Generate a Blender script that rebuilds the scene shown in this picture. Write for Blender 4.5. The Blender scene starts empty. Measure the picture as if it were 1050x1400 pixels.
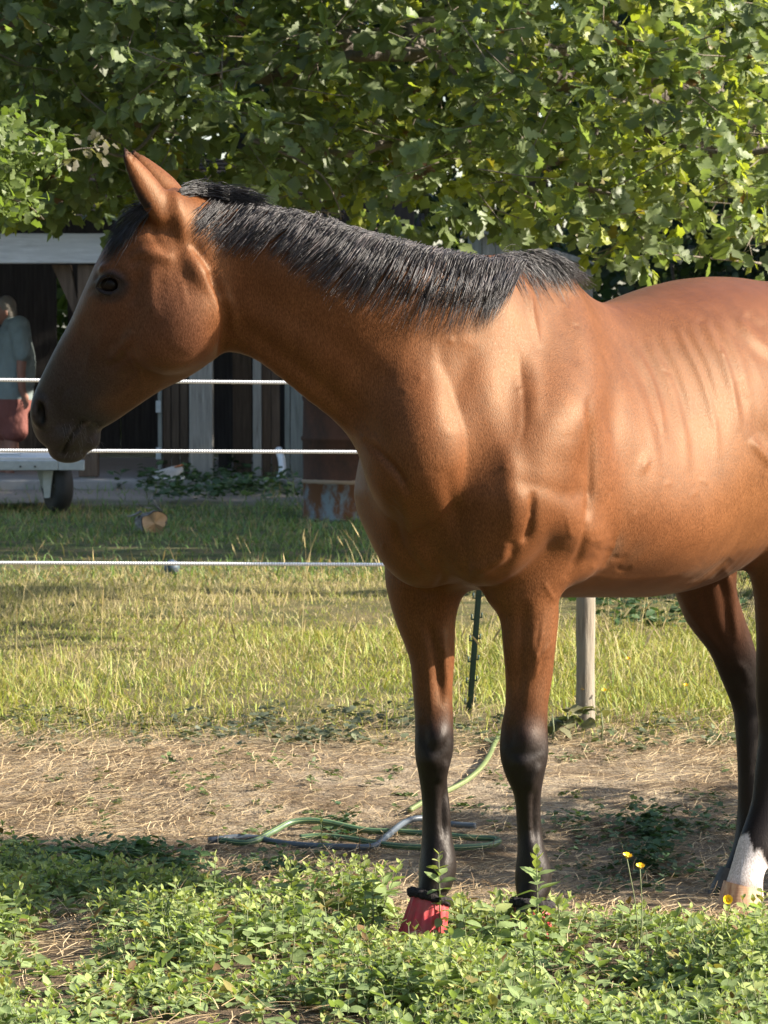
import bpy, math, random
import numpy as np
from mathutils import Vector, Matrix

SC = bpy.context.scene
COL = SC.collection
rng = np.random.default_rng(7)
random.seed(7)

# ------------------------------------------------------------------ camera
CAM_H = 1.43                 # eye height of the photographer
FPX = 4850.0                 # long phone lens, in pixels of the 1050 x 1400 photograph
HORIZON = 438.0
PITCH = math.atan((700 - HORIZON) / FPX)
cam_data = bpy.data.cameras.new('camera')
cam_data.sensor_fit = 'VERTICAL'
cam_data.sensor_height = 24.0
cam_data.lens = 24.0 * FPX / 1400.0
cam_data.clip_start = 0.1
cam_data.clip_end = 2000.0
cam_data.dof.use_dof = True
cam_data.dof.focus_distance = 8.5
cam_data.dof.aperture_fstop = 13.0
cam = bpy.data.objects.new('camera', cam_data)
COL.objects.link(cam)
cam.location = (0, 0, CAM_H)
cam.rotation_euler = (math.pi / 2 - PITCH, 0, 0)
SC.camera = cam

# ------------------------------------------------------------------ light
SUN_EL = math.radians(30.0)
SUN_H = (0.995, -0.10)      # horizontal direction towards the sun
world = bpy.data.worlds.new('World')
SC.world = world
world.use_nodes = True
wn = world.node_tree
for n in list(wn.nodes):
    wn.nodes.remove(n)
w_out = wn.nodes.new('ShaderNodeOutputWorld')
w_bg = wn.nodes.new('ShaderNodeBackground')
w_sky = wn.nodes.new('ShaderNodeTexSky')
w_sky.sky_type = 'NISHITA'
w_sky.sun_disc = False
w_sky.sun_elevation = SUN_EL
w_sky.sun_rotation = math.atan2(SUN_H[0], SUN_H[1])
w_sky.air_density = 1.0
w_sky.dust_density = 1.5
w_bg.inputs['Strength'].default_value = 0.12
wn.links.new(w_sky.outputs[0], w_bg.inputs[0])
wn.links.new(w_bg.outputs[0], w_out.inputs[0])

sun_data = bpy.data.lights.new('sun', 'SUN')
sun_data.energy = 5.0
sun_data.angle = math.radians(0.6)
sun_data.color = (1.0, 0.91, 0.78)
sun = bpy.data.objects.new('sun', sun_data)
COL.objects.link(sun)
_sd = Vector((SUN_H[0] * math.cos(SUN_EL), SUN_H[1] * math.cos(SUN_EL), math.sin(SUN_EL)))
sun.rotation_euler = _sd.to_track_quat('Z', 'Y').to_euler()

SC.view_settings.view_transform = 'Standard'
SC.view_settings.look = 'None'
SC.view_settings.exposure = 1.5
SC.view_settings.gamma = 1.0
SC.view_settings.use_curve_mapping = False
SC.cycles.max_bounces = 8
SC.cycles.use_denoising = True

# ------------------------------------------------------------------ helpers
def P(px, py, d):
    """world point at forward distance d whose picture of the place falls at px, py (used to survey the scene)"""
    x = (px - 525.0) / FPX
    v = (700.0 - py) / FPX
    ry = math.sin(PITCH) * v + math.cos(PITCH)
    rz = math.cos(PITCH) * v - math.sin(PITCH)
    t = d / ry
    return np.array((x * t, d, CAM_H + rz * t))

def to_px(p):
    p = np.asarray(p, dtype=float)
    y = p[..., 1]; z = p[..., 2] - CAM_H
    dep = y * math.cos(PITCH) - z * math.sin(PITCH)
    v = y * math.sin(PITCH) + z * math.cos(PITCH)
    return 525.0 + FPX * p[..., 0] / dep, 700.0 - FPX * v / dep

def ground_z(x, y):
    """height of the field: a shallow hollow where the horse stands"""
    x = np.asarray(x, dtype=float); y = np.asarray(y, dtype=float)
    z = -0.13 * np.exp(-((y - 9.6) / 1.2) ** 2)
    z = z + 0.012 * np.sin(x * 2.1 + y * 1.3) * np.sin(y * 1.7 - x * 0.6 + 1.0)
    z = z + 0.006 * np.sin(x * 6.3 + 0.5) * np.sin(y * 5.1)
    return z

def G(px, py):
    """point of the ground seen at px, py"""
    lo, hi = 3.0, 400.0
    for _ in range(60):
        m = 0.5 * (lo + hi)
        q = P(px, py, m)
        if q[2] > ground_z(q[0], q[1]): lo = m
        else: hi = m
    return P(px, py, lo)

def new_mesh(name, verts, faces, smooth=True):
    """verts (n,3); faces: one (m,k) int array or a list of lists"""
    me = bpy.data.meshes.new(name)
    verts = np.ascontiguousarray(verts, dtype=np.float32)
    if isinstance(faces, np.ndarray):
        m, k = faces.shape
        me.vertices.add(len(verts)); me.vertices.foreach_set('co', verts.ravel())
        me.loops.add(m * k); me.loops.foreach_set('vertex_index', np.ascontiguousarray(faces, dtype=np.int32).ravel())
        me.polygons.add(m)
        me.polygons.foreach_set('loop_start', np.arange(0, m * k, k, dtype=np.int32))
        me.update(calc_edges=True)
    else:
        me.from_pydata([tuple(v) for v in verts], [], [tuple(f) for f in faces])
        me.update()
    if smooth and len(me.polygons):
        me.polygons.foreach_set('use_smooth', np.ones(len(me.polygons), dtype=bool))
    return me

def link(name, data, mat=None, parent=None, loc=None, rot=None):
    o = bpy.data.objects.new(name, data)
    COL.objects.link(o)
    if mat is not None and data is not None and len(data.materials) == 0:
        data.materials.append(mat)
    if parent is not None: o.parent = parent
    if loc is not None: o.location = loc
    if rot is not None: o.rotation_euler = rot
    return o

def tag(o, label=None, cat=None, group=None, kind=None):
    if label: o['label'] = label
    if cat: o['category'] = cat
    if group: o['group'] = group
    if kind: o['kind'] = kind
    return o

def empty(name, loc=(0, 0, 0), rot=(0, 0, 0)):
    o = bpy.data.objects.new(name, None)
    o.empty_display_size = 0.1
    COL.objects.link(o)
    o.location = loc; o.rotation_euler = rot
    return o

def color_attr(me, cols, name='Col'):
    a = me.color_attributes.new(name, 'FLOAT_COLOR', 'POINT')
    c = np.ones((len(me.vertices), 4), dtype=np.float32)
    c[:, :3] = cols
    a.data.foreach_set('color', c.ravel())

class Nodes:
    def __init__(self, name):
        self.m = bpy.data.materials.new(name)
        self.m.use_nodes = True
        self.t = self.m.node_tree
        for n in list(self.t.nodes): self.t.nodes.remove(n)
        self.out = self.t.nodes.new('ShaderNodeOutputMaterial')
    def n(self, typ, **kw):
        nd = self.t.nodes.new(typ)
        for k, v in kw.items():
            if k in nd.inputs: self.set(nd, k, v)
            else: setattr(nd, k, v)
        return nd
    def set(self, nd, key, v):
        s = nd.inputs[key]
        if isinstance(v, bpy.types.NodeSocket): self.t.links.new(v, s)
        elif isinstance(v, (tuple, list)) and s.type == 'RGBA' and len(v) == 3: s.default_value = (*v, 1)
        else: s.default_value = v
    def l(self, a, b): self.t.links.new(a, b)
    def pbsdf(self, **kw):
        b = self.n('ShaderNodeBsdfPrincipled')
        for k, v in kw.items(): self.set(b, k, v)
        self.l(b.outputs[0], self.out.inputs['Surface'])
        return b
    def coord(self, which='Object'):
        return self.n('ShaderNodeTexCoord').outputs[which]
    def mapping(self, vec, scale=(1, 1, 1), rot=(0, 0, 0)):
        mp = self.n('ShaderNodeMapping')
        self.l(vec, mp.inputs['Vector'])
        mp.inputs['Scale'].default_value = scale
        mp.inputs['Rotation'].default_value = rot
        return mp.outputs[0]
    def noise(self, vec, scale=5, detail=4, rough=0.55, out='Fac'):
        nz = self.n('ShaderNodeTexNoise')
        self.l(vec, nz.inputs['Vector'])
        nz.inputs['Scale'].default_value = scale
        nz.inputs['Detail'].default_value = detail
        nz.inputs['Roughness'].default_value = rough
        return nz.outputs[out]
    def ramp(self, fac, stops):
        r = self.n('ShaderNodeValToRGB')
        self.l(fac, r.inputs[0])
        e = r.color_ramp.elements
        while len(e) < len(stops): e.new(0.5)
        for el, (p, c) in zip(e, stops):
            el.position = p; el.color = (*c, 1) if len(c) == 3 else c
        return r.outputs[0]
    def mix(self, fac, a, b, mode='MIX'):
        m = self.n('ShaderNodeMix', data_type='RGBA', blend_type=mode)
        for key, v in ((0, fac), (6, a), (7, b)):
            s = m.inputs[key]
            if isinstance(v, bpy.types.NodeSocket): self.l(v, s)
            elif isinstance(v, (int, float)): s.default_value = v
            else: s.default_value = (*v, 1) if len(v) == 3 else v
        return m.outputs[2]
    def math(self, op, a, b=0.0, clamp=False):
        m = self.n('ShaderNodeMath', operation=op, use_clamp=clamp)
        for i, v in enumerate((a, b)):
            if isinstance(v, bpy.types.NodeSocket): self.l(v, m.inputs[i])
            else: m.inputs[i].default_value = v
        return m.outputs[0]
    def bump(self, h, strength=0.3, dist=0.01, normal=None):
        b = self.n('ShaderNodeBump')
        self.l(h, b.inputs['Height'])
        b.inputs['Strength'].default_value = strength
        b.inputs['Distance'].default_value = dist
        if normal is not None: self.l(normal, b.inputs['Normal'])
        return b.outputs[0]
    def attr(self, name='Col', out='Color'):
        a = self.n('ShaderNodeAttribute'); a.attribute_name = name
        return a.outputs[out]

def tube_mesh(pts, radii, sides=6, caps=True, squash=None):
    """swept round tube as (verts, quad faces)"""
    pts = np.asarray(pts, float); n = len(pts)
    radii = np.broadcast_to(np.asarray(radii, float), (n,))
    tan = np.gradient(pts, axis=0)
    tan /= np.linalg.norm(tan, axis=1)[:, None] + 1e-12
    ref = np.array((0.0, 0.0, 1.0)) if abs(tan[0][2]) < 0.9 else np.array((1.0, 0.0, 0.0))
    verts = []
    u = np.cross(tan[0], ref); u /= np.linalg.norm(u)
    for i in range(n):
        u = u - tan[i] * np.dot(u, tan[i]); u /= np.linalg.norm(u)
        w = np.cross(tan[i], u)
        a = np.arange(sides) * 2 * math.pi / sides
        verts.append(pts[i] + radii[i] * (np.cos(a)[:, None] * u + np.sin(a)[:, None] * w))
    verts = np.concatenate(verts)
    f = []
    for i in range(n - 1):
        for j in range(sides):
            k = (j + 1) % sides
            f.append((i * sides + j, i * sides + k, (i + 1) * sides + k, (i + 1) * sides + j))
    if caps:
        f.append(tuple(range(sides - 1, -1, -1)))
        f.append(tuple((n - 1) * sides + j for j in range(sides)))
    return verts, f

def spline(pts, n):
    """Catmull-Rom through the rows of pts, n samples"""
    pts = np.asarray(pts, float)
    p = np.vstack([2 * pts[0] - pts[1], pts, 2 * pts[-1] - pts[-2]])
    t = np.linspace(0, len(pts) - 1 - 1e-9, n)
    i = t.astype(int); f = (t - i)[:, None]
    p0, p1, p2, p3 = p[i], p[i + 1], p[i + 2], p[i + 3]
    return 0.5 * (2 * p1 + (p2 - p0) * f + (2 * p0 - 5 * p1 + 4 * p2 - p3) * f ** 2 + (3 * p1 - p0 - 3 * p2 + p3) * f ** 3)

class Geo:
    """collects boxes, tubes and loose faces for ONE mesh"""
    def __init__(self): self.v = []; self.f = []; self.n = 0
    def add(self, v, f):
        v = np.asarray(v, float)
        self.v.append(v); self.f += [tuple(int(i) + self.n for i in q) for q in f]; self.n += len(v)
        return self
    def tube(self, pts, r, sides=6, caps=True): return self.add(*tube_mesh(pts, r, sides, caps))
    def box(self, lo, hi, jitter=0.0, bevel=0.0):
        lo = np.asarray(lo, float); hi = np.asarray(hi, float)
        v = np.array([[(lo, hi)[(k >> a) & 1][a] for a in range(3)] for k in range(8)])
        if jitter: v = v + rng.normal(0, jitter, v.shape)
        return self.add(v, [(0, 2, 3, 1), (4, 5, 7, 6), (0, 1, 5, 4), (2, 6, 7, 3), (0, 4, 6, 2), (1, 3, 7, 5)])
    def mesh(self, name, smooth=False):
        return new_mesh(name, np.concatenate(self.v), self.f, smooth)
    def build(self, name, mat, parent=None, smooth=False, bevel=0.0):
        me = self.mesh(name, smooth)
        if bevel:
            import bmesh
            bm = bmesh.new(); bm.from_mesh(me)
            bmesh.ops.bevel(bm, geom=bm.edges[:], offset=bevel, segments=2, affect='EDGES', profile=0.5)
            bm.to_mesh(me); bm.free()
        return link(name, me, mat, parent)
# ================================================================== ground
def leafmat(name, rough=0.5, trans=0.35, spec=0.4, tcol=(1.25, 1.35, 0.55)):
    n = Nodes(name)
    c = n.attr('Col')
    v = n.coord('Object')
    c = n.mix(n.noise(v, 45, 3), n.mix(1.0, c, (0.82, 0.84, 0.8), 'MULTIPLY'), n.mix(1.0, c, (1.15, 1.13, 1.1), 'MULTIPLY'))
    b = n.n('ShaderNodeBsdfPrincipled')
    for k, vv in {'Base Color': c, 'Roughness': rough, 'Specular IOR Level': spec, 'Normal': n.bump(n.noise(v, 160, 2), 0.25, 0.003)}.items(): n.set(b, k, vv)
    t = n.n('ShaderNodeBsdfTranslucent'); n.l(n.mix(1.0, c, tcol, 'MULTIPLY'), t.inputs['Color'])
    mx = n.n('ShaderNodeMixShader'); mx.inputs[0].default_value = trans
    n.l(b.outputs[0], mx.inputs[1]); n.l(t.outputs[0], mx.inputs[2]); n.l(mx.outputs[0], n.out.inputs['Surface'])
    return n.m
M_GRASS = leafmat('grass_blades', 0.5, 0.30, 0.3)
M_STRAW = leafmat('dry_straw', 0.65, 0.15, 0.25, (1.1, 1.0, 0.8))
M_MINT = leafmat('mint_leaf', 0.72, 0.32, 0.18)
M_OAK = leafmat('oak_leaf', 0.46, 0.48, 0.45)
M_WEED = leafmat('weed_leaf', 0.55, 0.25, 0.3)

g = Nodes('field_soil')
pos = g.coord('Object')
sep = g.n('ShaderNodeSeparateXYZ'); g.l(pos, sep.inputs[0])
wob_ = g.math('MULTIPLY', g.math('SUBTRACT', g.noise(pos, 0.9, 4), 0.5), 2.2)
yy = g.math('ADD', sep.outputs['Y'], wob_)
n1 = g.noise(pos, 3.2, 6, 0.62); n2 = g.noise(pos, 28, 6, 0.65); n3 = g.noise(pos, 120, 3, 0.6)
hay = g.mix(g.ramp(n2, [(0.35, (0, 0, 0)), (0.68, (1, 1, 1))]), (0.25, 0.195, 0.135), (0.45, 0.365, 0.255))
hay = g.mix(g.ramp(n1, [(0.42, (0, 0, 0)), (0.62, (1, 1, 1))]), hay, (0.165, 0.118, 0.075))
soil = g.mix(n2, (0.075, 0.055, 0.036), (0.16, 0.115, 0.075))
turf = g.mix(g.ramp(n1, [(0.4, (0, 0, 0)), (0.65, (1, 1, 1))]), (0.085, 0.090, 0.035), (0.20, 0.160, 0.080))
lawn = g.mix(g.ramp(n1, [(0.42, (0, 0, 0)), (0.68, (1, 1, 1))]), (0.050, 0.072, 0.024), (0.17, 0.135, 0.070))
grav = g.mix(n3, (0.17, 0.14, 0.115), (0.34, 0.30, 0.25))
def band(a, b):
    r = g.n('ShaderNodeMapRange', interpolation_type='SMOOTHSTEP'); g.l(yy, r.inputs[0])
    r.inputs[1].default_value = a; r.inputs[2].default_value = b
    return r.outputs[0]
c = g.mix(band(8.2, 9.4), soil, hay)
c = g.mix(band(11.6, 12.8), c, turf)
c = g.mix(band(18.6, 20.6), c, lawn)
c = g.mix(band(27.2, 28.6), c, grav)
c = g.mix(band(35.5, 37.5), c, turf)
c = g.mix(1.0, c, g.mix(n3, (0.8, 0.8, 0.8), (1.15, 1.15, 1.15)), 'MULTIPLY')
g.pbsdf(**{'Base Color': c, 'Roughness': 0.95, 'Specular IOR Level': 0.15,
           'Normal': g.bump(n3, 0.7, 0.012, g.bump(n2, 0.8, 0.03))})
M_GROUND = g.m
gx = np.concatenate([-np.geomspace(160, 3.0, 26), np.linspace(-2.9, 2.9, 117), np.geomspace(3.0, 160, 26)])
gy = np.concatenate([np.linspace(2.0, 6.9, 12), np.linspace(7.0, 13, 140), np.linspace(13.2, 34, 70), np.geomspace(35, 600, 24)])
GX, GY = np.meshgrid(gx, gy, indexing='ij')
GZ = ground_z(GX, GY)
gv = np.stack((GX, GY, GZ), -1).reshape(-1, 3)
ny = len(gy); ii, jj = np.meshgrid(np.arange(len(gx) - 1), np.arange(ny - 1), indexing='ij')
a = (ii * ny + jj).ravel()
gf = np.stack((a, a + ny, a + ny + 1, a + 1), 1)
tag(link('ground', new_mesh('ground', gv, gf), M_GROUND), kind='structure', label='uneven field of dry mown hay, grass and bare soil')

# ------------------------------------------------------------------ blades, straws and leaves in bulk
def blades(name, root, height, lean, az, width, cols, mat, rows=4, droop=0.35, tip_cols=None, build=True):
    n = len(root)
    t = np.linspace(0, 1, rows)
    d = np.stack((np.cos(az), np.sin(az), np.zeros(n)), 1)
    sd = np.stack((-np.sin(az), np.cos(az), np.zeros(n)), 1)
    tw = rng.uniform(0, math.pi, n)
    sd = np.cos(tw)[:, None] * sd + np.sin(tw)[:, None] * d
    V = np.empty((n, rows, 2, 3))
    for i, u in enumerate(t):
        c = root + d * (height * lean * u ** 1.7)[:, None] + np.array((0, 0, 1.0)) * (height * (u - droop * lean * u ** 2.4))[:, None]
        w = (width * (1 - u ** 2) + 0.00015)[:, None]
        V[:, i, 0] = c - sd * w; V[:, i, 1] = c + sd * w
    b = (np.arange(n)[:, None] * rows + np.arange(rows - 1)[None]) * 2
    F = np.stack((b, b + 1, b + 3, b + 2), -1).reshape(-1, 4)
    C = np.repeat(cols[:, None, :], rows, 1)
    if tip_cols is not None:
        C = C + (tip_cols[:, None, :] - C) * (t ** 1.5)[None, :, None]
    C = np.repeat(C.reshape(-1, 3), 2, 0)
    if not build: return V.reshape(-1, 3), F, C
    me = new_mesh(name, V.reshape(-1, 3), F); color_attr(me, C)
    return link(name, me, mat)

def in_view_x(y, margin=0.25):
    return y * 525.0 / FPX + margin

def scatter(n, y0, y1, margin=0.3, power=1.0):
    y = y0 + (y1 - y0) * rng.random(n) ** power
    hx = in_view_x(y, margin)
    x = rng.uniform(-1, 1, n) * hx
    return x, y

def vnoise(x, y, f, seed):
    r = np.random.default_rng(seed); o = np.zeros(len(x))
    for k in range(6):
        a = r.uniform(0, 6.28); ff = f * r.uniform(0.6, 1.7)
        o += np.sin((x * math.cos(a) + y * math.sin(a)) * ff + r.uniform(0, 6.28))
    return o / 6

# dry hay clippings lying on the soil -------------------------------------------------
def straw():
    x, y = scatter(98000, 7.0, 12.9, 0.5)
    keep = rng.random(len(x)) < np.interp(y, [7.0, 8.3, 9.0, 11.8, 12.6, 12.9], [0.16, 0.22, 0.85, 1.0, 0.5, 0.2])
    keep &= rng.random(len(x)) < np.clip(0.75 + 0.9 * vnoise(x, y, 3.0, 11), 0.15, 1)
    x, y = x[keep], y[keep]; n = len(x)
    L = np.minimum(rng.gamma(3.0, 0.017, n) + 0.012, 0.11)
    az = rng.uniform(0, 2 * math.pi, n); tilt = rng.normal(0, 0.16, n) + (rng.random(n) < 0.05) * rng.uniform(0.2, 0.7, n)
    bend = rng.normal(0, 0.13, n)
    wd = rng.uniform(0.0004, 0.0011, n)
    V = np.empty((n, 3, 2, 3)); z0 = ground_z(x, y) + rng.uniform(0.001, 0.022, n)
    for i, u in enumerate(np.linspace(-0.5, 0.5, 3)):
        aa = az + bend * u * 2
        cx = x + np.cos(aa) * L * u; cy = y + np.sin(aa) * L * u
        cz = z0 + np.abs(tilt) * L * (u + 0.5) * 0.9 + 0.012 * (0.25 - u * u)
        px_, py_ = -np.sin(aa) * wd, np.cos(aa) * wd
        V[:, i, 0] = np.stack((cx - px_, cy - py_, cz), 1); V[:, i, 1] = np.stack((cx + px_, cy + py_, cz + wd * 0.8), 1)
    b = (np.arange(n)[:, None] * 3 + np.arange(2)[None]) * 2
    F = np.stack((b, b + 1, b + 3, b + 2), -1).reshape(-1, 4)
    k = rng.random((n, 1))
    C = np.where(k < 0.45, np.array((0.54, 0.42, 0.26)), np.where(k < 0.75, np.array((0.42, 0.30, 0.17)), np.array((0.16, 0.11, 0.065)))) * rng.uniform(0.65, 1.25, (n, 1))
    me = new_mesh('straw', V.reshape(-1, 3), F); color_attr(me, np.repeat(C, 6, 0))
    tag(link('straw', me, M_STRAW), kind='stuff', label='dry mown hay lying on the bare ground')
straw()

def meadow():
    # long grass along the fence
    x, y = scatter(112000, 12.0, 20.3, 0.75, 1.0)
    dens = np.interp(y, [12.0, 12.5, 13.2, 19.0, 20.3], [0.12, 0.8, 1.0, 1.0, 0.5]) * np.clip(0.8 + 0.8 * vnoise(x, y, 2.0, 21), 0.25, 1)
    k = rng.random(len(x)) < dens
    x, y = x[k], y[k]; n = len(x)
    patch = vnoise(x, y, 1.6, 22)
    h = rng.gamma(4, 0.024, n) * (0.85 + 0.75 * patch) * np.interp(y, [12, 12.8, 15, 20.3], [0.5, 0.8, 0.62, 0.36])
    dry = np.clip(np.interp(y, [12, 13.5, 16, 18, 20], [0.28, 0.22, 0.36, 0.78, 0.62]) + 0.34 * vnoise(x, y, 2.4, 23) + 0.10 * (x < -0.4), 0.03, 0.9)
    isd = rng.random(n) < dry
    green = np.array((0.235, 0.265, 0.072)) * rng.uniform(0.65, 1.35, (n, 1)) * (1 + rng.normal(0, 0.08, (n, 3)))
    strw = np.array((0.56, 0.46, 0.26)) * rng.uniform(0.7, 1.2, (n, 1))
    C = np.where(isd[:, None], strw, green); C = np.clip(C, 0.01, 0.8)
    tip = np.where(isd[:, None], strw, green * np.array((1.5, 1.2, 1.1)))
    w = np.where(isd, rng.uniform(0.0007, 0.0016, n), rng.uniform(0.0014, 0.0034, n))
    tag(blades('meadow_grass', np.stack((x, y, ground_z(x, y) - 0.005), 1), h, rng.uniform(0.15, 1.5, n), rng.uniform(0, 6.28, n), w, C, M_GRASS, 3, 0.4, tip), kind='stuff',
        label='long yellowing grass growing along the fence')
    # pale seed heads standing above it
    x, y = scatter(150, 12.3, 18.0, 0.4)
    hot = np.stack([G(px, py)[:2] for px, py in ((478, 800), (486, 806), (496, 800), (505, 806), (512, 800), (420, 806), (566, 830), (345, 812), (352, 826), (408, 820), (820, 850), (832, 858), (846, 862), (876, 880), (905, 870), (700, 880), (690, 860), (890, 860), (850, 850))])
    x = np.concatenate([x, hot[:, 0], hot[:, 0] + 0.02]); y = np.concatenate([y, hot[:, 1], hot[:, 1] - 0.03]); n = len(x)
    h = rng.uniform(0.28, 0.46, n); az = rng.uniform(0, 6.28, n); ln = rng.uniform(0.05, 0.45, n)
    root = np.stack((x, y, ground_z(x, y)), 1)
    C = np.array((0.44, 0.36, 0.19)) * rng.uniform(0.75, 1.2, (n, 1))
    V1, F1, C1 = blades('', root, h, ln, az, np.full(n, 0.0012), C, None, 5, 0.4, None, False)
    top = V1.reshape(n, 5, 2, 3)[:, 3:].mean(2)
    Vs, Fs, Cs = [V1], [F1], [C1]; off = len(V1)
    t = np.linspace(0, 1, 5)
    dirv = top[:, 1] - top[:, 0]; dirv /= np.linalg.norm(dirv, axis=1)[:, None]
    for q in range(2):
        sd = np.cross(dirv, rng.normal(0, 1, (n, 3))); sd /= np.linalg.norm(sd, axis=1)[:, None]
        V = np.empty((n, 5, 2, 3)); hl = rng.uniform(0.05, 0.10, n)
        for i, u in enumerate(t):
            c = top[:, 0] + dirv * (hl * u)[:, None]; w = (0.0036 * math.sin(math.pi * (0.12 + 0.86 * u)) * rng.uniform(0.7, 1.2, n))[:, None]
            V[:, i, 0] = c - sd * w; V[:, i, 1] = c + sd * w
        b = (np.arange(n)[:, None] * 5 + np.arange(4)[None]) * 2
        Fs.append(np.stack((b, b + 1, b + 3, b + 2), -1).reshape(-1, 4) + off); off += n * 10
        Vs.append(V.reshape(-1, 3)); Cs.append(np.repeat(C * 1.12, 10, 0))
    me = new_mesh('seed_heads', np.concatenate(Vs), np.concatenate(Fs)); color_attr(me, np.concatenate(Cs))
    tag(link('seeding_grass', me, M_STRAW), kind='stuff', label='pale dry seed heads standing above the long grass')
    # short lawn in front of the shed
    x, y = scatter(66000, 19.2, 30.2, 1.1)
    dens = np.interp(y, [19.2, 20.5, 26.5, 28.0, 30.2], [0.5, 1, 1, 0.45, 0.5]) * np.clip(0.7 + 0.9 * vnoise(x, y, 1.4, 31), 0.12, 1)
    dens *= np.where((x < -1.0) & (y > 26.8), 0.22, 1.0)
    k = rng.random(len(x)) < dens
    x, y = x[k], y[k]; n = len(x)
    near = (y > 28.2) & (x > -2.0)
    h = rng.gamma(4, 0.014, n) * np.where(near, 2.6, 1.0)
    isd = rng.random(n) < np.clip(0.16 + 0.30 * vnoise(x, y, 1.2, 32) + 0.2 * (y < 21), 0.02, 0.8)
    green = np.array((0.135, 0.195, 0.070)) * rng.uniform(0.6, 1.4, (n, 1)) * (1 + rng.normal(0, 0.08, (n, 3)))
    C = np.where(isd[:, None], np.array((0.33, 0.25, 0.13)) * rng.uniform(0.7, 1.2, (n, 1)), green)
    tag(blades('lawn_grass', np.stack((x, y, ground_z(x, y) - 0.004), 1), h, rng.uniform(0.2, 1.3, n), rng.uniform(0, 6.28, n), rng.uniform(0.002, 0.005, n), C, M_GRASS, 3, 0.4), kind='stuff',
        label='short shaded lawn in front of the shed')
meadow()
# ================================================================== shed, fence and yard things
def woodmat(name, a, b, scale=(3, 3, 30), grey=None, rough=0.85, ring=1.0):
    n = Nodes(name); v = n.coord('Object')
    f = n.noise(n.mapping(v, scale), 2.2, 6, 0.65)
    c = n.mix(n.ramp(f, [(0.30, (0, 0, 0)), (0.70, (1, 1, 1))]), a, b)
    if grey: c = n.mix(n.ramp(n.noise(v, 3.5, 5, 0.6), [(0.42, (0, 0, 0)), (0.66, (1, 1, 1))]), c, grey)
    n.pbsdf(**{'Base Color': c, 'Roughness': rough, 'Specular IOR Level': 0.25, 'Normal': n.bump(f, 0.5, 0.01 * ring)})
    return n.m
M_GREYW = woodmat('weathered_grey_timber', (0.13, 0.12, 0.10), (0.36, 0.34, 0.30), (26, 26, 1.6), (0.24, 0.225, 0.195))
M_GREYH = woodmat('weathered_grey_beam', (0.36, 0.35, 0.33), (0.66, 0.65, 0.62), (1.4, 14, 14), (0.50, 0.49, 0.46))
M_BROWNW = woodmat('brown_timber', (0.075, 0.050, 0.034), (0.15, 0.105, 0.072), (16, 16, 1.2))
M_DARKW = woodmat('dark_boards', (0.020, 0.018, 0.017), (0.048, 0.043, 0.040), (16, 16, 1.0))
M_GREENW = woodmat('grey_green_board', (0.14, 0.145, 0.125), (0.26, 0.265, 0.235), (16, 16, 1.2))
M_POST = woodmat('fence_post_wood', (0.14, 0.115, 0.085), (0.29, 0.25, 0.19), (26, 26, 2.4), (0.23, 0.21, 0.17), 0.85, 1.4)
n = Nodes('concrete'); v = n.coord('Object')
n.pbsdf(**{'Base Color': n.mix(n.noise(v, 7, 6, 0.65), (0.16, 0.15, 0.14), (0.36, 0.34, 0.31)), 'Roughness': 0.9, 'Normal': n.bump(n.noise(v, 60, 4), 0.4, 0.01)})
M_CONC = n.m
n = Nodes('galvanised_steel'); v = n.coord('Object')
n.pbsdf(**{'Base Color': n.mix(n.noise(v, 30, 4), (0.34, 0.37, 0.39), (0.56, 0.59, 0.61)), 'Roughness': 0.45, 'Metallic': 0.55, 'Normal': n.bump(n.noise(v, 80, 3), 0.15, 0.004)})
M_GALV = n.m
n = Nodes('tyre_rubber'); v = n.coord('Object')
n.pbsdf(**{'Base Color': n.mix(n.noise(v, 20, 3), (0.012, 0.012, 0.013), (0.030, 0.029, 0.028)), 'Roughness': 0.7})
M_TYRE = n.m
n = Nodes('white_plastic'); v = n.coord('Object')
n.pbsdf(**{'Base Color': n.mix(n.noise(v, 12, 4), (0.62, 0.63, 0.62), (0.80, 0.80, 0.79)), 'Roughness': 0.4})
M_WHITE = n.m

def boxbetween(ax, ay, bx, by, d, depth, top_d=None):
    """world box whose front face spans the surveyed corners at distance d and which is 'depth' deep"""
    p = P(ax, ay, d); q = P(bx, by, d)
    return np.array((min(p[0], q[0]), d, min(p[2], q[2]))), np.array((max(p[0], q[0]), d + depth, max(p[2], q[2])))

def build_box(name, lohi, mat, parent, origin, bevel=0.006):
    lo, hi = lohi
    g_ = Geo(); g_.box(lo - origin, hi - origin)
    return g_.build(name, mat, parent, bevel=bevel)

so = np.array((-2.0, 31.0, 0.0))
shed = empty('timber_shed', so)
tag(shed, 'open fronted timber shed with a pale weathered beam over its dark interior', 'shed')
def SB(name, x0, y0, x1, y1, d, depth, mat, bevel=0.006, parent=None):
    return build_box(name, boxbetween(x0, y0, x1, y1, d, depth), mat, parent or shed, so, bevel)
SB('beam', -420, 319, 470, 360, 30.35, 0.16, M_GREYH, 0.01)
for i in range(9):     # roof boards above the beam
    w = boxbetween(-420, 250, 470, 319, 30.3, 0.2)
    x0 = -6.0 + i * 0.0
fl, fh = boxbetween(-420, 300, 470, 318, 30.42, 0.0)
for i in range(14):
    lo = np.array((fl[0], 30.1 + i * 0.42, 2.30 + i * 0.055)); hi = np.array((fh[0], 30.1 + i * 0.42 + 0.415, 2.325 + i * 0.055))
    build_box('roof_board', (lo, hi), M_DARKW, shed, so, 0.004)
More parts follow.
